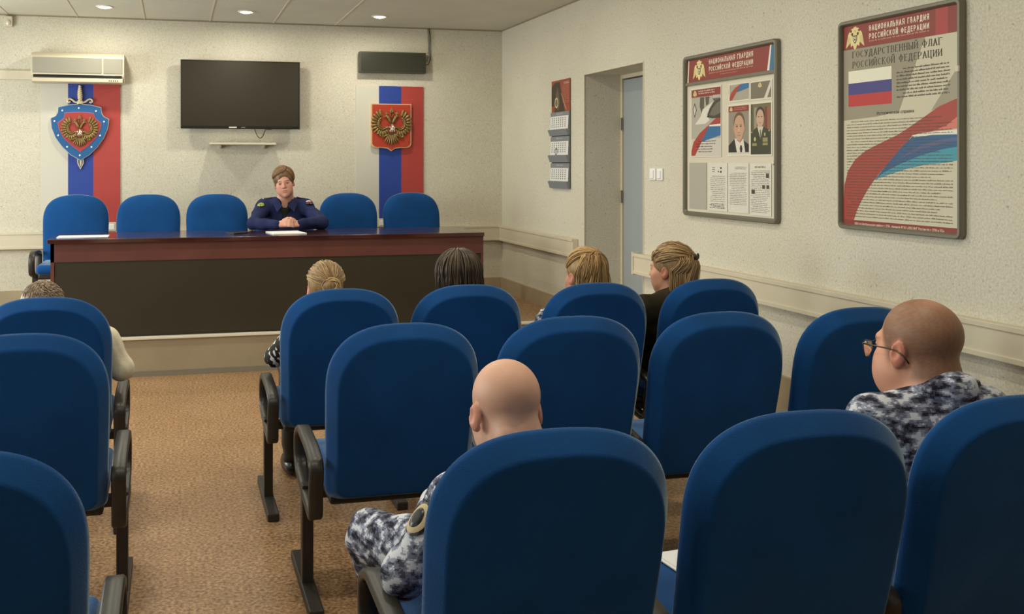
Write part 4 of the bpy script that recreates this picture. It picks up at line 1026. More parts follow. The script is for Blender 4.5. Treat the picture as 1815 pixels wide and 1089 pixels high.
def surface(solid, vox, warp=None):
    lo, hi = solid.bounds(); st = 4
    n = (np.ceil((hi-lo)/(vox*st)).astype(int)+1)*st
    g = [lo[i]+vox*np.arange(n[i]+1) for i in range(3)]
    cg = [a[::st] for a in g]
    C = np.stack(np.meshgrid(*cg, indexing='ij'), -1).reshape(-1, 3).astype('f4')
    cv = solid.eval(C).reshape([len(a) for a in cg])
    V = np.repeat(np.repeat(np.repeat(cv, st, 0), st, 1), st, 2)[st//2:, st//2:, st//2:]
    V = V[:n[0]+1, :n[1]+1, :n[2]+1]
    pad = [(0, n[i]+1-V.shape[i]) for i in range(3)]
    V = np.pad(V, pad, mode='edge').astype('f4')
    act = np.argwhere(np.abs(V) < vox*st*1.9)
    P = (lo+act*vox).astype('f4')
    d = np.concatenate([solid.eval(P[i:i+400000]) for i in range(0, len(P), 400000)])
    if warp is not None: d = d+warp(P)
    V[act[:, 0], act[:, 1], act[:, 2]] = d
    S = V < 0
    # surface nets
    c = [S[i:S.shape[0]-1+i, j:S.shape[1]-1+j, k:S.shape[2]-1+k] for i in (0, 1) for j in (0, 1) for k in (0, 1)]
    cnt = sum(x.astype('i1') for x in c); mix = (cnt > 0) & (cnt < 8)
    cells = np.argwhere(mix); idx = np.full(mix.shape, -1, 'i4'); idx[mix] = np.arange(len(cells))
    acc = np.zeros((len(cells), 3)); num = np.zeros(len(cells))
    corners = [np.array((i, j, k)) for i in (0, 1) for j in (0, 1) for k in (0, 1)]
    for a in corners:
        for ax in range(3):
            if a[ax]: continue
            b = a.copy(); b[ax] = 1
            va = V[tuple((cells+a).T)]; vb = V[tuple((cells+b).T)]
            m = (va < 0) != (vb < 0)
            t = np.where(m, va/(va-vb+1e-12), 0)
            p = cells+a+(b-a)*t[:, None]
            acc[m] += p[m]; num[m] += 1
    verts = lo+vox*acc/num[:, None]
    quads = []
    for ax in range(3):
        A = [slice(None)]*3; B = [slice(None)]*3; A[ax] = slice(0, -1); B[ax] = slice(1, None)
        ch = S[tuple(A)] != S[tuple(B)]; e = np.argwhere(ch)
        o1, o2 = [i for i in range(3) if i != ax]
        ok = (e[:, o1] > 0) & (e[:, o2] > 0) & (e[:, o1] < mix.shape[o1]) & (e[:, o2] < mix.shape[o2]); e = e[ok]
        def at(d1, d2):
            f = e.copy(); f[:, o1] += d1; f[:, o2] += d2; return idx[tuple(f.T)]
        q = np.stack([at(-1, -1), at(0, -1), at(0, 0), at(-1, 0)], 1)
        flip = S[tuple(e.T)]
        if ax == 1: flip = ~flip
        q[~flip] = q[~flip][:, ::-1]
        quads.append(q)
    Q = np.concatenate(quads); Q = Q[(Q >= 0).all(1)]
    return verts, Q
def mesh_obj(name, verts, Q, mats, parent, base, tint=None, smooth_it=1):
    me = bpy.data.meshes.new(name)
    me.vertices.add(len(verts)); me.vertices.foreach_set('co', (verts-np.array(base)).astype('f4').ravel())
    me.loops.add(len(Q)*4); me.loops.foreach_set('vertex_index', Q.astype('i4').ravel())
    me.polygons.add(len(Q)); me.polygons.foreach_set('loop_start', np.arange(0, len(Q)*4, 4, dtype='i4'))
    try: me.polygons.foreach_set('loop_total', np.full(len(Q), 4, dtype='i4'))
    except Exception: pass
    me.update(calc_edges=True); me.validate()
    if tint is not None:
        at = me.color_attributes.new('tint', 'FLOAT_COLOR', 'POINT')
        at.data.foreach_set('color', np.c_[tint, np.ones(len(tint))].astype('f4').ravel())
    for m in (mats if isinstance(mats, (list, tuple)) else [mats]): me.materials.append(m)
    me.shade_smooth()
    return link(bpy.data.objects.new(name, me), parent)

def wrinkle(amp, seed=0):
    r = np.random.RandomState(seed); K = r.normal(size=(7, 3))*np.array([26, 26, 34]); ph = r.rand(7)*6.28
    def f(P):
        s = np.zeros(len(P))
        for k, p_ in zip(K, ph): s += np.sin(P@k+p_+1.3*np.sin(P@k[::-1]*0.5))
        return (amp*s/3.0).astype('f4')
    return f

def rot(yaw, pitch=0, roll=0):
    """yaw: clockwise from +Y seen from above; pitch: nod forward; roll: tilt to the person's right"""
    return np.array(Matrix.Rotation(-yaw*D2R, 3, 'Z') @ Matrix.Rotation(-pitch*D2R, 3, 'X') @ Matrix.Rotation(roll*D2R, 3, 'Y'))

def head_solid(S, c, R, s=1.0, wide=1.0, ear=1.0, jaw=1.0, hollow=True):
    c = np.array(c); W = lambda p: c+R@(np.array(p, 'f8')*s)
    def E(p, r, k=0.02, op='u', RR=None):
        S.ell(W(p), np.array(r)*s, R if RR is None else R@RR, k*s, op)
    def Cp(a, b, r1, r2=None, k=0.02, op='u'): S.cap(W(a), W(b), r1*s, (r1 if r2 is None else r2)*s, k*s, op)
    E((0, -0.014, 0.034), (0.076*wide, 0.096, 0.086))
    E((0, 0.028, -0.030), (0.062*wide, 0.066, 0.082), 0.03)
    E((0, 0.035, -0.070), (0.052*jaw, 0.050, 0.044), 0.03)
    E((0, 0.074, -0.100), (0.018, 0.016, 0.014), 0.03)
    for x in (-1, 1):
        E((x*0.042, 0.066, -0.026), (0.020, 0.018, 0.018), 0.03)
        E((x*0.030*jaw, 0.060, -0.062), (0.022*jaw, 0.022, 0.024), 0.03)
    Cp((-0.030, 0.083, 0.020), (0.030, 0.083, 0.020), 0.012, k=0.022)
    for x in (-1, 1):
        E((x*0.031, 0.104, 0.000), (0.017, 0.015, 0.011), 0.014, 's')
        E((x*0.030, 0.080, -0.001), (0.0135, 0.0125, 0.0125), 0.003)
        Cp((x*0.019, 0.091, 0.005), (x*0.041, 0.088, 0.006), 0.0035, k=0.005)
    Cp((0, 0.090, 0.010), (0, 0.110, -0.026), 0.0065, 0.0105, 0.014)
    for x in (-1, 1): E((x*0.011, 0.100, -0.029), (0.008, 0.009, 0.007), 0.008)
    E((0, 0.090, -0.056), (0.025, 0.012, 0.0065), 0.008); E((0, 0.088, -0.067), (0.021, 0.012, 0.007), 0.008)
    E((0, 0.106, -0.0612), (0.024, 0.010, 0.0016), 0.004, 's')
    for x in (-1, 1):
        Q_ = np.array(Matrix.Rotation(x*-0.42, 3, 'Z') @ Matrix.Rotation(0.16, 3, 'X'))
        E((x*0.080*wide*ear, -0.004, -0.010), (0.0075, 0.019, 0.032), 0.008, 'u', Q_)
        E((x*0.0885*wide*ear, 0.000, -0.004), (0.0065, 0.0105, 0.018), 0.005, 's', Q_)
        E((x*0.077*wide, 0.004, -0.034), (0.007, 0.009, 0.010), 0.008)
    Cp((0, -0.022, -0.05), (0, -0.030, -0.12), 0.052, 0.054, 0.035)

def hand_solid(S, wrist, palm_dir, side_dir, s=1.0, curl=0.5, thumb=1):
    """palm with four separate fingers of different lengths and a thumb from its side"""
    w_ = np.array(wrist, 'f8'); d = np.array(palm_dir, 'f8'); d /= np.linalg.norm(d)
    x = np.array(side_dir, 'f8'); x -= d*(x@d); x /= np.linalg.norm(x); dn = np.cross(x, d)*thumb
    if dn[2] > 0: dn = -dn
    pc = w_+d*0.05*s
    S.cap(w_, w_+d*0.02*s, 0.024*s, 0.025*s, 0.02)
    for o in (-0.026, -0.009, 0.009, 0.026): S.cap(w_+d*0.02*s+x*o*0.6*s, w_+d*0.085*s+x*o*s, 0.014*s, 0.012*s, 0.012)
    for i, (o, ln) in enumerate(((-0.027, 0.062), (-0.009, 0.074), (0.009, 0.078), (0.027, 0.070))):
        p0 = w_+d*0.088*s+x*o*s
        d1 = d*math.cos(curl)+dn*math.sin(curl); d2 = d*math.cos(2.1*curl)+dn*math.sin(2.1*curl)
        p1 = p0+d1*ln*0.5*s; p2 = p1+d2*ln*0.5*s
        S.cap(p0, p1, 0.0088*s, 0.0082*s, 0.004); S.cap(p1, p2, 0.0080*s, 0.0068*s, 0.004)
    t0 = w_+d*0.025*s+x*0.024*s*thumb; t1 = t0+(d*0.6+x*0.8*thumb+dn*0.3)*0.034*s; t2 = t1+(d*0.95+x*0.2*thumb+dn*0.25)*0.030*s
    S.cap(t0, t1, 0.014*s, 0.011*s, 0.012); S.cap(t1, t2, 0.0105*s, 0.0085*s, 0.005)

def sm(a, b, x): t = np.clip((x-a)/(b-a), 0, 1); return t*t*(3-2*t)
def face_tint(V, c, R, s, skin, lips, brow, iris, cap=None, capf=None, warmth=0.0):
    q = ((V-np.array(c))@R)/s
    col = np.tile(np.array(lin(skin)), (len(V), 1))
    def mixc(m, rgb):
        nonlocal col
        m = m[:, None]; col = col*(1-m)+np.array(lin(rgb))*m
    rn = np.random.RandomState(1)
    near = (np.abs(q) < 0.16).all(1)
    # ruddier cheeks, nose and ears
    for x in (-1, 1):
        mixc(0.35*np.exp(-(((q[:, 0]-x*0.042)/0.022)**2+((q[:, 1]-0.07)/0.03)**2+((q[:, 2]+0.03)/0.022)**2)), (206, 118, 100))
        mixc(0.30*sm(0.074, 0.086, np.abs(q[:, 0]))*(np.abs(q[:, 2]+0.01) < 0.04)*(np.abs(q[:, 1]) < 0.035), (204, 112, 90))
    mixc(0.3*np.exp(-((q[:, 0]/0.014)**2+((q[:, 1]-0.112)/0.02)**2+((q[:, 2]+0.028)/0.014)**2)), (200, 110, 92))
    front = q[:, 1] > 0.06
    mixc(0.75*np.exp(-((q[:, 0]/0.021)**4+((q[:, 2]+0.0615)/0.0085)**4))*front, lips)
    if brow is not None:
        for x in (-1, 1):
            mixc(0.8*np.exp(-(((q[:, 0]-x*0.031)/0.017)**4+((q[:, 2]-0.0215+0.10*np.abs(np.abs(q[:, 0])-0.028))/0.0042)**4))*front, brow)
    for x in (-1, 1):
        dx, dz = q[:, 0]-x*0.030, q[:, 2]+0.001
        m = (np.exp(-((dx/0.0115)**4+(dz/0.0055)**4)))*(q[:, 1] > 0.078)*(q[:, 1] < 0.100)
        mixc(np.clip(m*1.0, 0, 0.8), (196, 182, 170)); mixc(np.clip(np.exp(-((dx/0.0055)**4+((dz-0.001)/0.0055)**4))*1.4, 0, 1)*(q[:, 1] > 0.078)*(q[:, 1] < 0.1), iris)
        mixc(0.7*np.exp(-((dx/0.013)**4+((dz-0.006)/0.0018)**2))*(q[:, 1] > 0.075), (84, 58, 46))
    if cap is not None:
        m = capf(q)*near
        mixc(np.clip(m, 0, 1), cap)
    return col

def person(name, label, x, ytop, hc, hyaw=0, pitch=0, roll=0, hs=1.0, z0=0.0, yaw=0.0, sh_z=None, sh_w=0.17, sh_y=None, build=1.0,
           skin=(206, 150, 124), lips=(176, 104, 92), brow=(110, 80, 56), iris=(70, 84, 90), cap=None, capf=None, wide=1.0, jaw=1.0, ear=1.0,
           top=None, top_name='jacket', legs=None, vox=0.006, elbows=None, wrists=None, knees=None, feet=None, hair=None, collar='fold', base=None, hands=True,
           chest=None, hip=None, col_z=0.034, col_t=0.016, nb_off=(0, 0, 0), extra=None, cloth_amp=0.003, neck_cut=None, front=1):
    f = front
    R = rot(hyaw, pitch, roll); hc = np.array(hc, 'f8')
    sh_z = sh_z if sh_z is not None else hc[2]-0.20
    sy = sh_y if sh_y is not None else ytop+0.27*f
    hp = np.array(hip if hip is not None else (x, ytop+0.40*f, z0+0.565))
    b0 = np.array([hp[0], hp[1], z0]) if base is None else np.array(base)
    nb = np.array([x*0.4+hc[0]*0.6, sy*0.45+(hc[1]-0.035*f)*0.55, sh_z+0.035])+np.array(nb_off)
    SH = [np.array([x-sh_w, sy, sh_z]), np.array([x+sh_w, sy, sh_z])]
    EL = [np.array(e, 'f8') for e in (elbows or [(x-sh_w-0.055, sy+0.06*f, sh_z-0.25), (x+sh_w+0.055, sy+0.06*f, sh_z-0.25)])]
    WR = [np.array(e, 'f8') for e in (wrists or [(x-0.12, sy+0.27*f, z0+0.66), (x+0.12, sy+0.27*f, z0+0.66)])]
    KN = [np.array(e, 'f8') for e in (knees or [(x-0.12, hp[1]+0.36*f, z0+0.53), (x+0.12, hp[1]+0.36*f, z0+0.53)])]
    FT = [np.array(e, 'f8') for e in (feet or [(x-0.12, hp[1]+0.34*f, z0+0.09), (x+0.12, hp[1]+0.34*f, z0+0.09)])]
    ch = np.array(chest if chest is not None else (x, (sy*0.75+hp[1]*0.25), (sh_z*0.68+hp[2]*0.32)))
    t = thing('person', label, 'person', tuple(b0))
    def torso(S, g, bu):
        S.ell(ch, ((sh_w-0.005)*bu+g, 0.105*bu+g, max(0.13, (sh_z-hp[2])*0.55)+g), k=0.05)
        S.ell((ch+hp)/2, (0.145*bu+g, 0.11*bu+g, 0.14+g), k=0.06)
        S.ell(hp, (0.165*bu+g, 0.125*bu+g, 0.085+g), k=0.05)
        S.cap(SH[0]-(0, 0, 0.012), SH[1]-(0, 0, 0.012), 0.052*bu+g, k=0.05)
        S.cap(nb+(-0.03, 0, 0.0), SH[0], 0.045+g, 0.045*bu+g, 0.04); S.cap(nb+(0.03, 0, 0.0), SH[1], 0.045+g, 0.045*bu+g, 0.04)
    def arms(S, g, end=1.0):
        for i in (0, 1):
            S.cap(SH[i], EL[i], 0.047*build+g, 0.038*build+g, 0.03)
            S.cap(EL[i], EL[i]+(WR[i]-EL[i])*end, 0.037*build+g, 0.026*build+g, 0.02)
    def leg(S, g):
        for i in (0, 1):
            a = hp+np.array([(-1, 1)[i]*0.085, 0, 0])
            S.cap(a, KN[i], 0.080*build+g, 0.058*build+g, 0.03); S.cap(KN[i], FT[i], 0.056*build+g, 0.036*build+g, 0.02)
    # continuous body under the clothes
    S = Solid(); head_solid(S, hc, R, hs, wide, ear, jaw)
    neck_top = hc+R@(np.array((0, -0.024, -0.09))*hs)
    S.cap(neck_top, nb, 0.052*hs, 0.056*build, 0.03)
    torso(S, -0.006, build); arms(S, -0.004); leg(S, -0.006)
    for i in (0, 1):
        if hands:
            d = WR[i]-EL[i]; d[2] *= 0.4; hand_solid(S, WR[i], d, (1, 0.2, 0) if abs(d[0]) < abs(d[1]) else (0, 1, 0), 0.95, 0.45, (1, -1)[i])
        S.ell(FT[i]+(0, 0.06*f, -0.045), (0.038, 0.11, 0.035), k=0.03)
    if extra: extra(S, 'body', dict(SH=SH, EL=EL, WR=WR, hc=hc, R=R, nb=nb, hs=hs))
    V, Q = surface(S, vox)
    col = face_tint(V, hc, R, hs, skin, lips, brow, iris, cap, capf)
    mesh_obj('body', V, Q, M_SKIN, t, b0, col)
    # clothing
    S = Solid(); torso(S, 0.010, build); arms(S, 0.013, 0.97)
    if collar == 'fold':
        for k in range(10):
            a0, a1 = 2*math.pi*k/10+0.3, 2*math.pi*(k+1)/10+0.3
            P_ = lambda a: nb+np.array(((0.058*hs+0.012*build)*math.sin(a), (0.058*hs+0.014*build)*math.cos(a), col_z-col_t*math.cos(a)*f))
            if neck_cut and (math.cos((a0+a1)/2)*f > 0.55): continue
            S.cap(P_(a0), P_(a1), 0.013, k=0.012)
            S.cap(P_(a0)+(0, 0, -0.018), P_(a1)+(0, 0, -0.018), 0.016, k=0.012)
    if collar and not neck_cut: S.cap(nb-(0, 0.012*f, 0.08), nb+(0, -0.018*f, col_z-0.006), 0.056*hs+0.026*build, 0.056*hs+0.006*build, k=0.025)
    if neck_cut:
        S.cap(nb+(0, 0.070*f, 0.05), nb+(0, 0.120*f, -0.04), 0.050, 0.036, 0.01, 's')
        fy = ch[1]+f*(0.105*build+0.020)
        S.cap((nb[0], fy+0.006, nb[2]-0.02), (nb[0], fy+0.004*f, nb[2]-0.19), 0.042, 0.022, 0.006, 's')
    if extra: extra(S, 'top', dict(SH=SH, EL=EL, WR=WR, hc=hc, R=R, nb=nb, hs=hs))
    V, Q = surface(S, vox, wrinkle(cloth_amp, int(abs(x)*100)))
    mesh_obj(top_name, V, Q, top, t, b0)
    S = Solid(); S.ell(hp, (0.168*build, 0.128*build, 0.088), k=0.05); leg(S, 0.008)
    V, Q = surface(S, max(vox, 0.006), wrinkle(cloth_amp, 5))
    mesh_obj('trousers', V, Q, legs, t, b0)
    for i in (0, 1):
        bm = NB(); cc = FT[i]+(0, 0.055*f, -0.05)-b0
        blob(bm, (cc[0], cc[1], 0.045+0.0), (0.046, 0.135, 0.046), u=14, v=9)
        for v in bm.verts: v.co.z = max(v.co.z, 0.002)
        obj('shoe', bm, M_BEZEL, t, smooth=True)
    if hair: hair(t, b0, hc, R, hs)
    return t, b0, dict(SH=SH, EL=EL, WR=WR, hc=hc, R=R, nb=nb, hs=hs, ch=ch)

# hair strands lie on an ellipsoid around the skull
HR = np.array((0.082, 0.101, 0.093)); HC = np.array((0, -0.013, 0.034))
def on_skull(d, off=0.0, wide=1.0):
    d = np.array(d, 'f8'); r = (HR+off)*np.array((wide, 1, 1))
    return HC+d/np.linalg.norm(d/r)
def strands(bm, b0, hc, R, s, items, rad=0.0035, n=5, steps=9, jit=0.004, wide=1.0, rnd=None, cols=None):
    """items: (start direction, end direction, offset, list of hanging points in head coordinates)"""
    lay = bm.verts.layers.float_color.get('tint') or bm.verts.layers.float_color.new('tint')
    cd, cl = np.array(lin(cols[0])), np.array(lin(cols[1]))
    for d0, d1, off, tail in items:
        d0 = np.array(d0, 'f8'); d1 = np.array(d1, 'f8'); d0 /= np.linalg.norm(d0); d1 /= np.linalg.norm(d1)
        pts = []
        for k in range(steps):
            u = k/(steps-1); d = d0*(1-u)+d1*u
            pts.append(on_skull(d, off+0.003*math.sin(math.pi*u), wide))
        if tail:
            tj = (rnd.rand(3)-0.5)*0.022
            pts += [np.array(p)+tj*(i+1)/len(tail) for i, p in enumerate(tail)]
            for _ in range(2):
                q_ = [pts[0]]
                for a_, b_ in zip(pts[:-1], pts[1:]): q_ += [a_*0.75+b_*0.25, a_*0.25+b_*0.75]
                pts = q_[:1]+q_[2:-1:1]+[pts[-1]] if _ == 0 else q_[::2]+[pts[-1]]
        j = (rnd.rand(3)-0.5)*jit
        W = [Vector(hc+R@((p+j*min(1, i/3))*s)-b0) for i, p in enumerate(pts)]
        n0 = len(bm.verts); u_ = rnd.rand(); cc = tuple(cd*(1-u_)+cl*u_)+(1.0,)
        tube(bm, W, rad*s*(0.7+0.6*rnd.rand()), n, taper=lambda q: min(1, 0.25+5*q)*(1-0.75*q**3))
        bm.verts.ensure_lookup_table()
        for v in bm.verts[n0:]: v[lay] = cc
def cap_surface(hc, R, s, cuts, adds=(), off=0.0, wide=1.0):
    S = Solid(); W = lambda p: np.array(hc)+R@(np.array(p, 'f8')*s)
    S.ell(W(HC), (HR+off)*np.array((wide, 1, 1))*s, R, 0.01)
    for p, r, k in adds: S.ell(W(p), np.array(r)*s, R, k*s)
    for p, r, k in cuts: S.ell(W(p), np.array(r)*s, R, k*s, 's')
    return S

HC_ = {'BROWN': ((98, 70, 44), (150, 114, 78)), 'DARK': ((34, 26, 17), (86, 68, 46)), 'BLOND': ((112, 80, 46), (200, 162, 104)), 'ASH': ((112, 84, 52), (190, 156, 106)), 'GREY': ((108, 86, 66), (160, 138, 114))}
M_STRAND = tint_material('hair_strand', 0.42, 0.45)
M_HAIR_BROWN = hair_material('light_brown_hair', (98, 72, 46), (126, 94, 62))
M_HAIR_DARK = hair_material('dark_brown_hair', (38, 29, 18), (78, 63, 42))
M_HAIR_BLOND = hair_material('blonde_hair', (128, 96, 58), (168, 132, 82))
M_HAIR_ASH = hair_material('ash_blonde_hair', (128, 100, 64), (164, 134, 90))
M_HAIR_GREY = hair_material('grey_brown_hair', (112, 90, 70), (156, 134, 110))
FACE_CUTS = [((0, 0.105, -0.045), (0.074, 0.080, 0.098), 0.012), ((0, 0.02, -0.115), (0.12, 0.13, 0.075), 0.012)]

# --- the speaker behind the desk
M_NAVY = mat('navy_uniform_cloth', (36, 44, 84), 0.8, spec=0.2, var=0.15, vscale=14, bump=0.2, bscale=220)
def speaker_hair(t, b0, hc, R, s):
    S = cap_surface(hc, R, s, [((-0.016, 0.118, -0.020), (0.072, 0.066, 0.092), 0.008), ((0, 0.04, -0.110), (0.12, 0.14, 0.080), 0.012)], off=0.004)
    V, Q = surface(S, 0.004); o = mesh_obj('hair', V, Q, M_HAIR_BROWN, t, b0)
    rn = np.random.RandomState(2); bm = NB(); it = []
    for k in range(130):
        u = rn.rand(); d0 = (-0.40+0.06*rn.rand(), 0.62-0.35*rn.rand(), 0.82); d1 = (-0.12+1.05*u, 0.95-0.45*u**2, 0.60-0.52*u**1.3+0.06*rn.rand()); it.append((d0, d1, 0.006+0.002*rn.rand(), []))
    for k in range(170):
        a = rn.rand(); d0 = (-0.42+0.1*rn.rand(), 0.62-1.2*a, 0.75+0.1*rn.rand())
        d1 = (0.92, 0.66-1.1*a+0.1*rn.rand(), 0.20+0.2*rn.rand()-0.25*a)
        it.append((d0, d1, 0.005+0.003*rn.rand(), []))
    for k in range(70):
        a = rn.rand(); d0 = (-0.40, 0.75-1.3*a, 0.8); d1 = (-0.97, 0.45-1.0*a, -0.15-0.25*rn.rand()); it.append((d0, d1, 0.004+0.003*rn.rand(), []))
    for k in range(50):
        a = rn.rand(); d0 = (-0.40+0.15*a, 0.60, 0.8); d1 = (0.45+0.5*a, 0.95-0.3*a, 0.46-0.22*a+0.12*rn.rand()); it.append((d0, d1, 0.006, []))
    strands(bm, b0, hc, R, s, it, 0.0030, rnd=rn, cols=HC_['BROWN'])
    obj('hair_strands', bm, M_STRAND, o, smooth=True)
def speaker_extra(S, which, J):
    if which == 'body':
        # forearms meet and the fingers interlock
        c = np.array((0.895, 7.965, 1.058))
        for i, sx in ((0, -1), (1, 1)):
            wr = J['WR'][i]; pc = c+np.array((sx*0.030, 0.010, 0.0))
            for o in (-0.020, -0.007, 0.007, 0.020): S.cap(wr+np.array((0, o*0.6, o*0.3)), pc+np.array((0, -0.012+o*0.4, o*0.9+0.006)), 0.017, 0.0135, 0.012)
            for q, o in enumerate((-0.023, -0.008, 0.008, 0.023)):
                p0 = pc+np.array((0, -0.014, o*0.85+0.006+0.004*sx)); p1 = p0+np.array((-sx*0.026, -0.026, 0.003)); p2 = p1+np.array((-sx*0.030, 0.006, -0.004)); p3 = p2+np.array((-sx*0.010, 0.018, -0.006))
                S.cap(p0, p1, 0.0092, 0.0088, 0.004); S.cap(p1, p2, 0.0086, 0.0082, 0.0025); S.cap(p2, p3, 0.008, 0.0068, 0.003)
            t0 = pc+np.array((sx*0.012, 0.0, 0.030)); t1 = t0+np.array((-sx*0.030, -0.010, 0.016)); t2 = t1+np.array((-sx*0.026, -0.010, -0.002))
            S.cap(t0, t1, 0.0125, 0.0105, 0.008); S.cap(t1, t2, 0.010, 0.0082, 0.003)
sp, b0, J = person('speaker', 'person in navy uniform sitting behind the desk with clasped hands, facing the audience', 0.905, 8.62, (0.893, 8.33, 1.388), hyaw=188, pitch=6, roll=9, hs=1.03,
    z0=ST, build=1.06, col_z=0.02, sh_z=1.182, sh_w=0.172, sh_y=8.40, front=-1, hip=(0.92, 8.50, ST+0.565), chest=(0.905, 8.42, 1.03),
    elbows=[(0.625, 8.13, 1.055), (1.185, 8.13, 1.055)], wrists=[(0.80, 7.985, 1.052), (0.985, 7.985, 1.052)], hands=False,
    knees=[(0.78, 8.22, ST+0.53), (1.04, 8.22, ST+0.53)], feet=[(0.78, 8.28, ST+0.09), (1.04, 8.28, ST+0.09)],
    skin=(214, 158, 136), brow=(146, 108, 78), iris=(66, 74, 78), wide=0.98, ear=0.94, jaw=1.08, top=M_NAVY, top_name='uniform_jacket', legs=M_NAVY, vox=0.0032, hair=speaker_hair,
    extra=speaker_extra, neck_cut=True, cloth_amp=0.0045)
# T-shirt in the open neck, collar wings, epaulettes, patches, watch
nb = J['nb']-b0
ch = J['ch']; TS = Solid(); n3 = J['nb']
TS.ell(ch, (0.171*1.06, 0.105*1.06+0.003, 0.16), k=0.05); TS.cap(n3-(0, 0.004, 0.06), n3+(0, 0, 0.0), 0.075, 0.060, 0.03); TS.cap(n3+(-0.03, 0, 0), J['SH'][0], 0.045, 0.045, 0.04); TS.cap(n3+(0.03, 0, 0), J['SH'][1], 0.045, 0.045, 0.04)
TS.ell(n3+(0, -0.05, 0.045), (0.075, 0.10, 0.090), k=0.01, op='s')
V, Q = surface(TS, 0.005); mesh_obj('t_shirt', V, Q, mat('black_t_shirt', (24, 24, 22), 0.8), sp, b0)
for sx in (-1, 1):
    bm = NB(); P0 = [(sx*0.026, -0.108, -0.028), (sx*0.062, -0.060, 0.030), (sx*0.100, -0.075, -0.012), (sx*0.072, -0.122, -0.080)]
    P0 = [Vector(p)+Vector(nb) for p in P0]
    A_ = [bm.verts.new(p) for p in P0]; B_ = [bm.verts.new(p+Vector((0, -0.007, 0.003))) for p in P0]
    bm.faces.new(A_); bm.faces.new(B_[::-1])
    for k in range(4): bm.faces.new((A_[k], B_[k], B_[(k+1) % 4], A_[(k+1) % 4]))
    obj('collar_wing', bm, M_NAVY, sp)
    s0 = J['SH'][0 if sx < 0 else 1]-b0
    bm = NB(); g0 = 0
    bx(bm, -0.058, 0.052, -0.026, 0.026, 0, 0.008, 0.003)
    for v in bm.verts: v.co = Matrix.Rotation(sx*0.22, 3, 'Y') @ v.co+Vector((s0[0]-sx*0.015, s0[1]-0.012, s0[2]+0.060))
    ep = obj('epaulette', bm, mat('dark_navy_strap', (26, 30, 60), 0.7), sp)
    for q in (0.012, -0.012):
        bm = NB(); blob(bm, (s0[0]+sx*0.010, s0[1]-0.022+q, s0[2]+0.066), (0.006, 0.006, 0.004), u=8, v=5); obj('star', bm, M_SILVER, ep, smooth=True)
def patch(parent, b0, a, b, t_, out, w_, h_, r, mat_, name, up=None):
    """curved cloth badge lying on a sleeve from a to b"""
    a = np.array(a)-b0; b = np.array(b)-b0; ax = (b-a)/np.linalg.norm(b-a); out = np.array(out, 'f8'); out -= ax*(out@ax); out /= np.linalg.norm(out)
    sd = np.cross(ax, out); c = a+(b-a)*t_; bm = NB(); rings = []
    for j in range(0, 5):
        rr = j/4; ring = []
        for k in range(20):
            th = 2*math.pi*k/20; u = rr*w_*math.cos(th); v = rr*h_*math.sin(th)
            an = u/r; ring.append(bm.verts.new(c+ax*v+(out*math.cos(an)+sd*math.sin(an))*(r+(0.003 if j < 4 else 0))))
        rings.append(ring)
    for A_, B_ in zip(rings, rings[1:]):
        for k in range(20): bm.faces.new((A_[k], A_[(k+1) % 20], B_[(k+1) % 20], B_[k]))
    return obj(name, bm, mat_, parent, smooth=True)
M_PATCH = mat('yellow_green_badge', (206, 206, 70), 0.6, var=0.5, vscale=90, rgb2=(60, 92, 50))
patch(sp, b0, J['SH'][0], J['EL'][0], 0.30, (-0.35, -1, 0.25), 0.030, 0.034, 0.066, M_PATCH, 'sleeve_badge')
patch(sp, b0, J['SH'][1], J['EL'][1], 0.22, (0.35, -1, 0.25), 0.036, 0.030, 0.068, M_BEZEL, 'sleeve_badge')
patch(sp, b0, J['SH'][1], J['EL'][1], 0.16, (0.35, -1, 0.25), 0.026, 0.008, 0.072, M_WHITE, 'white_flag_stripe')
patch(sp, b0, J['SH'][1], J['EL'][1], 0.24, (0.35, -1, 0.25), 0.026, 0.008, 0.072, mat('flag_stripe_red', (170, 50, 44), 0.6), 'red_flag_stripe')
bm = NB(); wr = J['WR'][1]-b0; d = (J['EL'][1]-J['WR'][1]); d /= np.linalg.norm(d)
tube(bm, [Vector(wr+d*0.012), Vector(wr+d*0.034)], 0.031, 16); wo = obj('wristwatch', bm, M_BEZEL, sp, smooth=True, angle=40)
bm = NB(); blob(bm, Vector(wr+d*0.022+np.array((0, -0.028, 0.008))), (0.015, 0.007, 0.015), u=12, v=8); obj('dial', bm, M_ALU, wo, smooth=True)

# --- bald man in the nearest row
def bald_extra(S, which, J):
    if which == 'body':
        W = lambda p: J['hc']+J['R']@(np.array(p)*J['hs'])
        S.cap(W((-0.028, -0.056, -0.062)), W((0.028, -0.056, -0.062)), 0.018, k=0.045)
bald, b0, J = person('bald', 'bald man in grey-blue camouflage with lowered head, nearest row, seen from behind', 0.775, 1.93, (0.779, 2.27, 0.944), hyaw=-7, pitch=20, roll=0, hs=1.0,
    sh_z=0.745, sh_w=0.13, sh_y=2.24, build=1.04, skin=(216, 170, 146), wide=1.04, jaw=1.05, ear=1.03, top=M_CAMO, top_name='camouflage_jacket', legs=M_CAMO, vox=0.004,
    hip=(0.775, 2.28, 0.575), elbows=[(0.515, 2.22, 0.585), (1.02, 2.28, 0.60)], wrists=[(0.66, 2.48, 0.665), (0.88, 2.48, 0.665)],
    knees=[(0.53, 2.70, 0.505), (0.98, 2.72, 0.52)], feet=[(0.60, 2.74, 0.09), (0.95, 2.76, 0.09)], extra=bald_extra, cloth_amp=0.004, cap=(208, 156, 128), capf=lambda q: 0.4*sm(-0.02, 0.02, q[:, 2]-0.5*q[:, 1]-0.02)*(q[:, 1] < 0.05))
M_BADGE = mat('round_badge_tan', (196, 178, 136), 0.6)
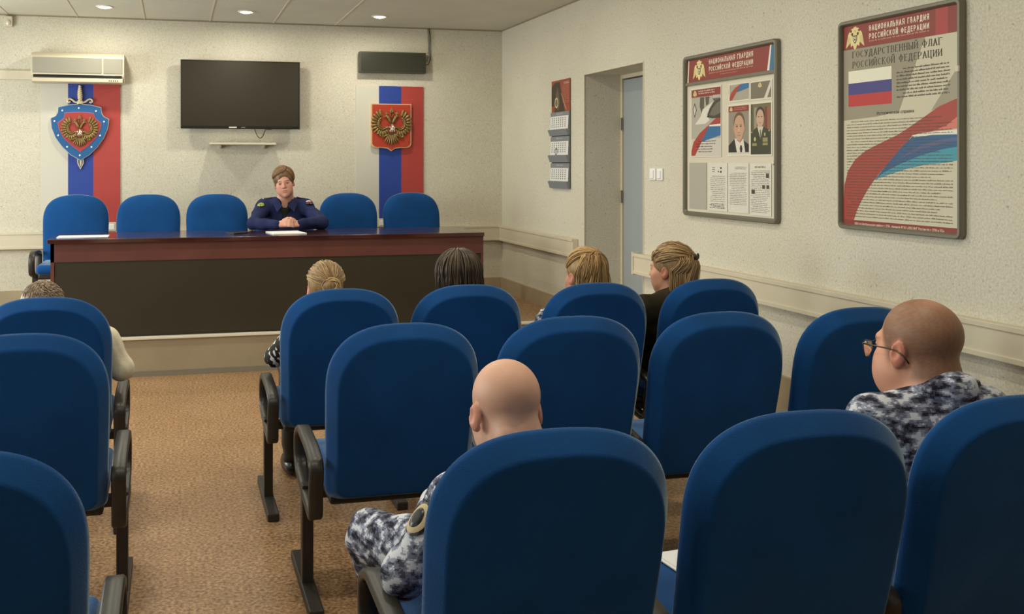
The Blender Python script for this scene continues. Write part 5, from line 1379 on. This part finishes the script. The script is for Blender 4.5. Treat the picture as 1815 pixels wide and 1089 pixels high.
pb = patch(bald, b0, J['SH'][0], J['EL'][0], 0.40, (-1.0, -0.35, 0.25), 0.036, 0.042, 0.066, M_BEZEL, 'sleeve_badge')
patch(bald, b0, J['SH'][0], J['EL'][0], 0.40, (-1.0, -0.35, 0.25), 0.031, 0.037, 0.0685, M_BADGE, 'badge_ring')
patch(bald, b0, J['SH'][0], J['EL'][0], 0.40, (-1.0, -0.35, 0.25), 0.020, 0.026, 0.071, M_BEZEL, 'badge_centre')

# --- man in glasses by the right wall
def shaved(q):
    top_ = sm(-0.035, 0.0, q[:, 2]+0.35*np.clip(q[:, 1], 0, 1)+0.10*np.clip(-q[:, 1], 0, 1)+0.012-0.02*(q[:, 1] < 0.0))
    line = sm(0.062, 0.040, q[:, 1]-0.35*(q[:, 2]-0.02))
    ear_ = 1-np.exp(-(((q[:, 1]-0.0)/0.022)**2+((q[:, 2]+0.012)/0.034)**2)**2)*(np.abs(q[:, 0]) > 0.06)
    crown = 1-0.55*np.exp(-((q[:, 0]/0.035)**2+((q[:, 1]+0.05)/0.03)**2))*(q[:, 2] > 0.05)
    n = 0.06*np.sin(q[:, 0]*420+2*np.sin(q[:, 2]*300))*np.sin(q[:, 2]*360+q[:, 1]*200)
    back = sm(-0.088, -0.060, q[:, 2]+0.0*q[:, 1])
    wb_ = sm(0.0, -0.05, q[:, 1]); low = back*wb_+top_*(1-wb_)
    return np.clip((0.80+n)*low*line*crown*np.where(np.abs(q[:, 0]) > 0.082, 0, 1)*ear_, 0, 1)
def officer_extra(S, which, J):
    W = lambda p: J['hc']+J['R']@(np.array(p)*J['hs'])
    if which == 'body':
        S.ell(W((0, 0.045, -0.095)), (0.070, 0.062, 0.045), J['R'], 0.04)      # heavy jowl
        S.ell(W((-0.035, 0.045, -0.060)), (0.042, 0.05, 0.05), J['R'], 0.04); S.ell(W((0.035, 0.045, -0.060)), (0.042, 0.05, 0.05), J['R'], 0.04)
        S.cap(W((0, -0.045, -0.07)), W((0, -0.05, -0.13)), 0.062, 0.066, 0.04)
off, b0, J = person('officer', 'heavy man in glasses and grey camouflage with cropped hair, sitting by the right wall', 2.04, 1.93, (2.045, 2.38, 1.022), hyaw=-14, pitch=4, roll=0, hs=1.13,
    sh_z=0.838, sh_w=0.178, sh_y=2.33, col_z=0.040, col_t=0.042, nb_off=(0.012, -0.028, 0), build=1.15, skin=(214, 156, 128), wide=1.06, jaw=1.15, ear=1.0, top=M_CAMO, top_name='camouflage_jacket', legs=M_CAMO, vox=0.004,
    hip=(1.95, 2.36, 0.585), cap=(112, 82, 58), capf=shaved, extra=officer_extra, cloth_amp=0.004)
R, hc, hs = J['R'], J['hc'], J['hs']
W = lambda p: Vector(hc+R@(np.array(p, 'f8')*hs)-b0)
bm = NB()
for sx in (-1, 1):
    tube(bm, [W(p) for p in [(sx*0.068, 0.108, 0.006), (sx*0.082, 0.09, 0.007), (sx*0.088, 0.04, 0.004), (sx*0.090, -0.002, 0.000), (sx*0.089, -0.022, -0.012), (sx*0.086, -0.034, -0.030)]], 0.0022, 6)
    tube(bm, [W(p) for p in [(sx*0.012, 0.122, 0.006), (sx*0.040, 0.120, 0.011), (sx*0.066, 0.108, 0.008), (sx*0.069, 0.106, -0.012), (sx*0.056, 0.111, -0.030), (sx*0.030, 0.119, -0.030), (sx*0.014, 0.122, -0.015)]], 0.0015, 6, closed=True)
tube(bm, [W((-0.012, 0.122, 0.004)), W((0, 0.124, 0.008)), W((0.012, 0.122, 0.004))], 0.0015, 6)
gl = obj('glasses_frame', bm, mat('glasses_metal', (70, 60, 44), 0.3, metal=0.7), off, smooth=True)
M_LENS = bpy.data.materials.new('spectacle_lens'); M_LENS.use_nodes = True
_b = M_LENS.node_tree.nodes['Principled BSDF']; _b.inputs['Transmission Weight'].default_value = 0.9; _b.inputs['Roughness'].default_value = 0.02; _b.inputs['IOR'].default_value = 1.1; _b.inputs['Base Color'].default_value = (0.75, 0.75, 0.7, 1)
for sx in (-1, 1):
    bm = NB(); bm.faces.new([bm.verts.new(W(p)) for p in [(sx*0.012, 0.122, 0.006), (sx*0.040, 0.120, 0.011), (sx*0.066, 0.108, 0.008), (sx*0.069, 0.106, -0.012), (sx*0.056, 0.111, -0.030), (sx*0.030, 0.119, -0.030), (sx*0.014, 0.122, -0.015)]])
    obj('lens', bm, M_LENS, gl)

# --- woman with a hair bun, front row
M_SPOT = mat('black_white_print_fabric', (236, 234, 228), 0.8, var=0.9, vscale=34, rgb2=(18, 18, 18), detail=1.0)
_r = [n for n in M_SPOT.node_tree.nodes if n.type == 'VALTORGB'][0]; _r.color_ramp.elements[0].position = 0.545; _r.color_ramp.elements[1].position = 0.56
def bun_hair(t, b0, hc, R, s):
    S = cap_surface(hc, R, s, FACE_CUTS, [((0.015, -0.108, 0.022), (0.042, 0.032, 0.034), 0.015)], off=0.002)
    V, Q = surface(S, 0.005); o = mesh_obj('hair', V, Q, M_HAIR_BLOND, t, b0)
    rn = np.random.RandomState(4); bm = NB(); it = []
    for k in range(420):
        a = rn.rand()*2*math.pi; el = rn.rand()
        d0 = (0.95*math.cos(a), 0.75*max(-0.6, math.sin(a)), 0.15+0.9*el); d1 = (0.13+0.12*(rn.rand()-0.5), -1, -0.05+0.2*(rn.rand()-0.5))
        it.append((d0, d1, 0.003+0.004*rn.rand(), []))
    strands(bm, b0, hc, R, s, it, 0.0024, rnd=rn, cols=HC_['ASH'])
    for k in range(34):      # coils of the bun
        a0 = rn.rand()*6.28; rr = 0.018+0.020*rn.rand(); tx = (rn.rand()-0.5)*0.9; pts = []
        for q in range(12):
            a = a0+q*0.42; p = np.array((0.015+rr*1.1*math.cos(a), -0.128-0.012*math.cos(tx+a), 0.022+rr*math.sin(a)))
            pts.append(Vector(hc+R@(p*s)-b0))
        n0 = len(bm.verts); tube(bm, pts, 0.0040, 5, taper=lambda q: 1-0.5*q)
        bm.verts.ensure_lookup_table(); lay = bm.verts.layers.float_color['tint']; u_ = rn.rand(); cc = tuple(np.array(lin((140, 104, 60)))*(1-u_)+np.array(lin((222, 186, 124)))*u_)+(1.0,)
        for v in bm.verts[n0:]: v[lay] = cc
    obj('hair_strands', bm, M_STRAND, o, smooth=True)
person('bun', 'fair-haired woman with a low bun and black and white sleeves, front row on the aisle', 0.68, 4.16, (0.672, 4.50, 0.968), hyaw=2, pitch=3, hs=0.97,
       sh_z=0.775, sh_w=0.155, top=M_SPOT, top_name='patterned_blouse', legs=M_STEEL, hair=bun_hair, elbows=[(0.452, 4.60, 0.645), (0.91, 4.55, 0.62)], wrists=[(0.56, 4.80, 0.66), (0.78, 4.80, 0.66)], build=0.92)

# --- dark haired person
def dark_hair(t, b0, hc, R, s):
    S = cap_surface(hc, R, s, FACE_CUTS[:1]+[((0, 0.06, -0.13), (0.10, 0.10, 0.09), 0.012)], [((0, -0.030, -0.03), (0.094, 0.085, 0.085), 0.03)], off=0.008, wide=1.06)
    V, Q = surface(S, 0.005); o = mesh_obj('hair', V, Q, M_HAIR_DARK, t, b0)
    rn = np.random.RandomState(6); bm = NB(); it = []
    for k in range(330):
        a = math.pi+math.pi*rn.rand()*1.15-0.25; d0 = (0.12*(rn.rand()-0.5), -0.1+0.3*rn.rand(), 1); rr = 0.93+0.1*rn.rand()
        d1 = (math.cos(a), math.sin(a), -0.12); L_ = 0.05+0.05*rn.rand()
        p = on_skull(d1, 0.012, 1.10)
        it.append((d0, d1, 0.010+0.006*rn.rand(), [p+np.array((0.004*math.cos(a), 0.004*math.sin(a), -L_*0.5)), p+np.array((-0.008*math.cos(a), -0.006*math.sin(a), -L_*1.1))]))
    strands(bm, b0, hc, R, s, it, 0.0036, rnd=rn, wide=1.08, jit=0.018, cols=HC_['DARK'])
    obj('hair_strands', bm, M_STRAND, o, smooth=True)
person('dark', 'person with short dark brown hair in the front row, seen from behind before the desk', 1.30, 4.17, (1.303, 4.50, 0.992), hyaw=-4, pitch=3, hs=1.0,
       sh_z=0.80, sh_w=0.165, top=M_NAVY, top_name='dark_jacket', legs=M_STEEL, hair=dark_hair)

# --- long-haired blonde woman
def long_hair(gather, wide_=1.0, length=0.17, seed=8, clip=None):
    def f(t, b0, hc, R, s):
        S = cap_surface(hc, R, s, FACE_CUTS, [((0, -0.060, -0.06), (0.070, 0.045, 0.10), 0.03)], off=0.002)
        V, Q = surface(S, 0.005); m = M_HAIR_BLOND if clip is None else M_HAIR_ASH; o = mesh_obj('hair', V, Q, m, t, b0)
        rn = np.random.RandomState(seed); bm = NB(); it = []; g = np.array(gather, 'f8')
        for k in range(320):      # swept back to the clip
            a = rn.rand()*2*math.pi; el = rn.rand()
            d0 = (0.97*math.cos(a), 0.30+0.62*abs(math.sin(a)), 0.02+1.0*el)
            it.append((d0, g+0.12*(rn.rand(3)-0.5), 0.003+0.003*rn.rand(), []))
        for k in range(220):      # falling from the clip
            a = (rn.rand()-0.5)*2; p0 = on_skull(g+0.08*(rn.rand(3)-0.5), 0.012)
            q = [p0+np.array((0.030*a, -0.010, -0.03)), np.array((0.060*a, -0.105-0.012*rn.rand(), -0.04)), np.array((0.078*a, -0.090-0.02*rn.rand(), -0.10)), np.array((0.080*a, -0.080, -length*(0.85+0.3*rn.rand())))]
            it.append((g, g+0.03*rn.rand(3), 0.010, q))
        for k in range(420):      # hair below, behind the ears
            sx = 1 if rn.rand() > 0.5 else -1; u = rn.rand()
            u = rn.rand(); d0 = g*0.8+np.array((sx*0.55*rn.rand(), 0.30*rn.rand(), 0.15*rn.rand())); d1 = (sx*(0.97-0.75*u), -0.22-0.78*u, -0.35-0.2*rn.rand()); p = on_skull(d1, 0.008)
            it.append((d0, d1, 0.006+0.004*rn.rand(), [p+np.array((sx*0.008, -0.004, -0.05)), p+np.array((sx*0.004, 0.0, -length*(0.55+0.4*rn.rand())))]))
        strands(bm, b0, hc, R, s, it, 0.0027, rnd=rn, jit=0.012, cols=HC_['BLOND' if clip is None else 'ASH'])
        obj('hair_strands', bm, M_STRAND, o, smooth=True)
        if clip is None: return
        bm = NB(); p = on_skull(g, 0.014)
        for k in range(-2, 3):
            c = hc+R@((p+np.array((k*0.008, -0.006, 0.004*abs(k))))*s)-b0; blob(bm, tuple(c), (0.007, 0.009, 0.012 if abs(k) < 2 else 0.016), u=8, v=6)
        obj('hair_clip', bm, M_BLACK if clip is None else M_BLACK, o, smooth=True)
    return f
wa, b0, J = person('blonde', 'blonde woman with long half-tied hair in camouflage, front row, seen from behind', 1.905, 4.10, (1.915, 4.42, 1.004), hyaw=-14, pitch=4, hs=1.0,
       sh_z=0.80, sh_w=0.185, top=M_CAMO, top_name='camouflage_jacket', legs=M_CAMO, hair=long_hair((0.15, -0.80, 0.62), seed=8, length=0.17))
bm = NB(); s0 = J['SH'][0]-b0; bx(bm, -0.055, 0.055, -0.026, 0.026, 0, 0.009, 0.003)
for v in bm.verts: v.co = Matrix.Rotation(-0.35, 3, 'Y') @ v.co+Vector((s0[0]+0.005, s0[1]-0.01, s0[2]+0.062))
ep = obj('epaulette', bm, M_STEEL, wa); bm = NB(); blob(bm, (s0[0]-0.045, s0[1]-0.01, s0[2]+0.052), (0.010, 0.012, 0.006), u=8, v=5); obj('badge', bm, M_WHITE, ep, smooth=True)

# --- blonde woman in profile
M_OLIVE = mat('dark_olive_jacket_cloth', (48, 42, 24), 0.75, spec=0.2, var=0.15, vscale=10)
wb, b0, J = person('blonde2', 'blonde woman in dark olive jacket turned left in profile, front row near the right wall', 2.40, 4.12, (2.372, 4.42, 1.022), hyaw=-36, pitch=2, hs=1.0,
       sh_z=0.84, sh_w=0.185, skin=(216, 160, 132), brow=(140, 104, 70), top=M_OLIVE, top_name='olive_jacket', legs=M_STEEL, hair=long_hair((0.05, -1.0, 0.22), seed=11, length=0.165, clip=1), vox=0.0045)

# --- short-haired person left of the aisle
M_CREAMC = mat('cream_knit', (224, 214, 188), 0.85, spec=0.15, var=0.12, vscale=30, bump=0.3, bscale=150)
def short_hair(t, b0, hc, R, s):
    S = cap_surface(hc, R, s, FACE_CUTS, (), off=0.003, wide=1.04)
    V, Q = surface(S, 0.005, lambda P: (0.0012*np.sin(P[:, 0]*260)*np.sin(P[:, 2]*310+P[:, 1]*150)).astype('f4')); o = mesh_obj('hair', V, Q, M_HAIR_GREY, t, b0)
    rn = np.random.RandomState(12); bm = NB(); it = []
    for k in range(420):      # whorl at the crown
        a = rn.rand()*6.28; e = rn.rand(); d0 = np.array((0.15+e*0.7*math.cos(a), -0.45+e*0.9*math.sin(a), 0.9-0.5*e)); d1 = d0+0.22*np.array((math.cos(a+0.9), math.sin(a+0.9), -0.4))
        it.append((d0, d1, 0.002+0.002*rn.rand(), []))
    strands(bm, b0, hc, R, s, it, 0.0020, steps=4, rnd=rn, wide=1.04, cols=HC_['GREY'])
    obj('hair_strands', bm, M_STRAND, o, smooth=True)
person('left', 'short-haired person in a cream top, front row left of the aisle', -0.50, 4.17, (-0.548, 4.47, 0.905), hyaw=2, pitch=6, hs=1.03,
       sh_z=0.775, sh_w=0.205, sh_y=4.44, top=M_CREAMC, top_name='cream_pullover', legs=M_STEEL, hair=short_hair, elbows=[(-0.78, 4.42, 0.655), (-0.222, 4.44, 0.655)], wrists=[(-0.62, 4.68, 0.66), (-0.38, 4.68, 0.66)])
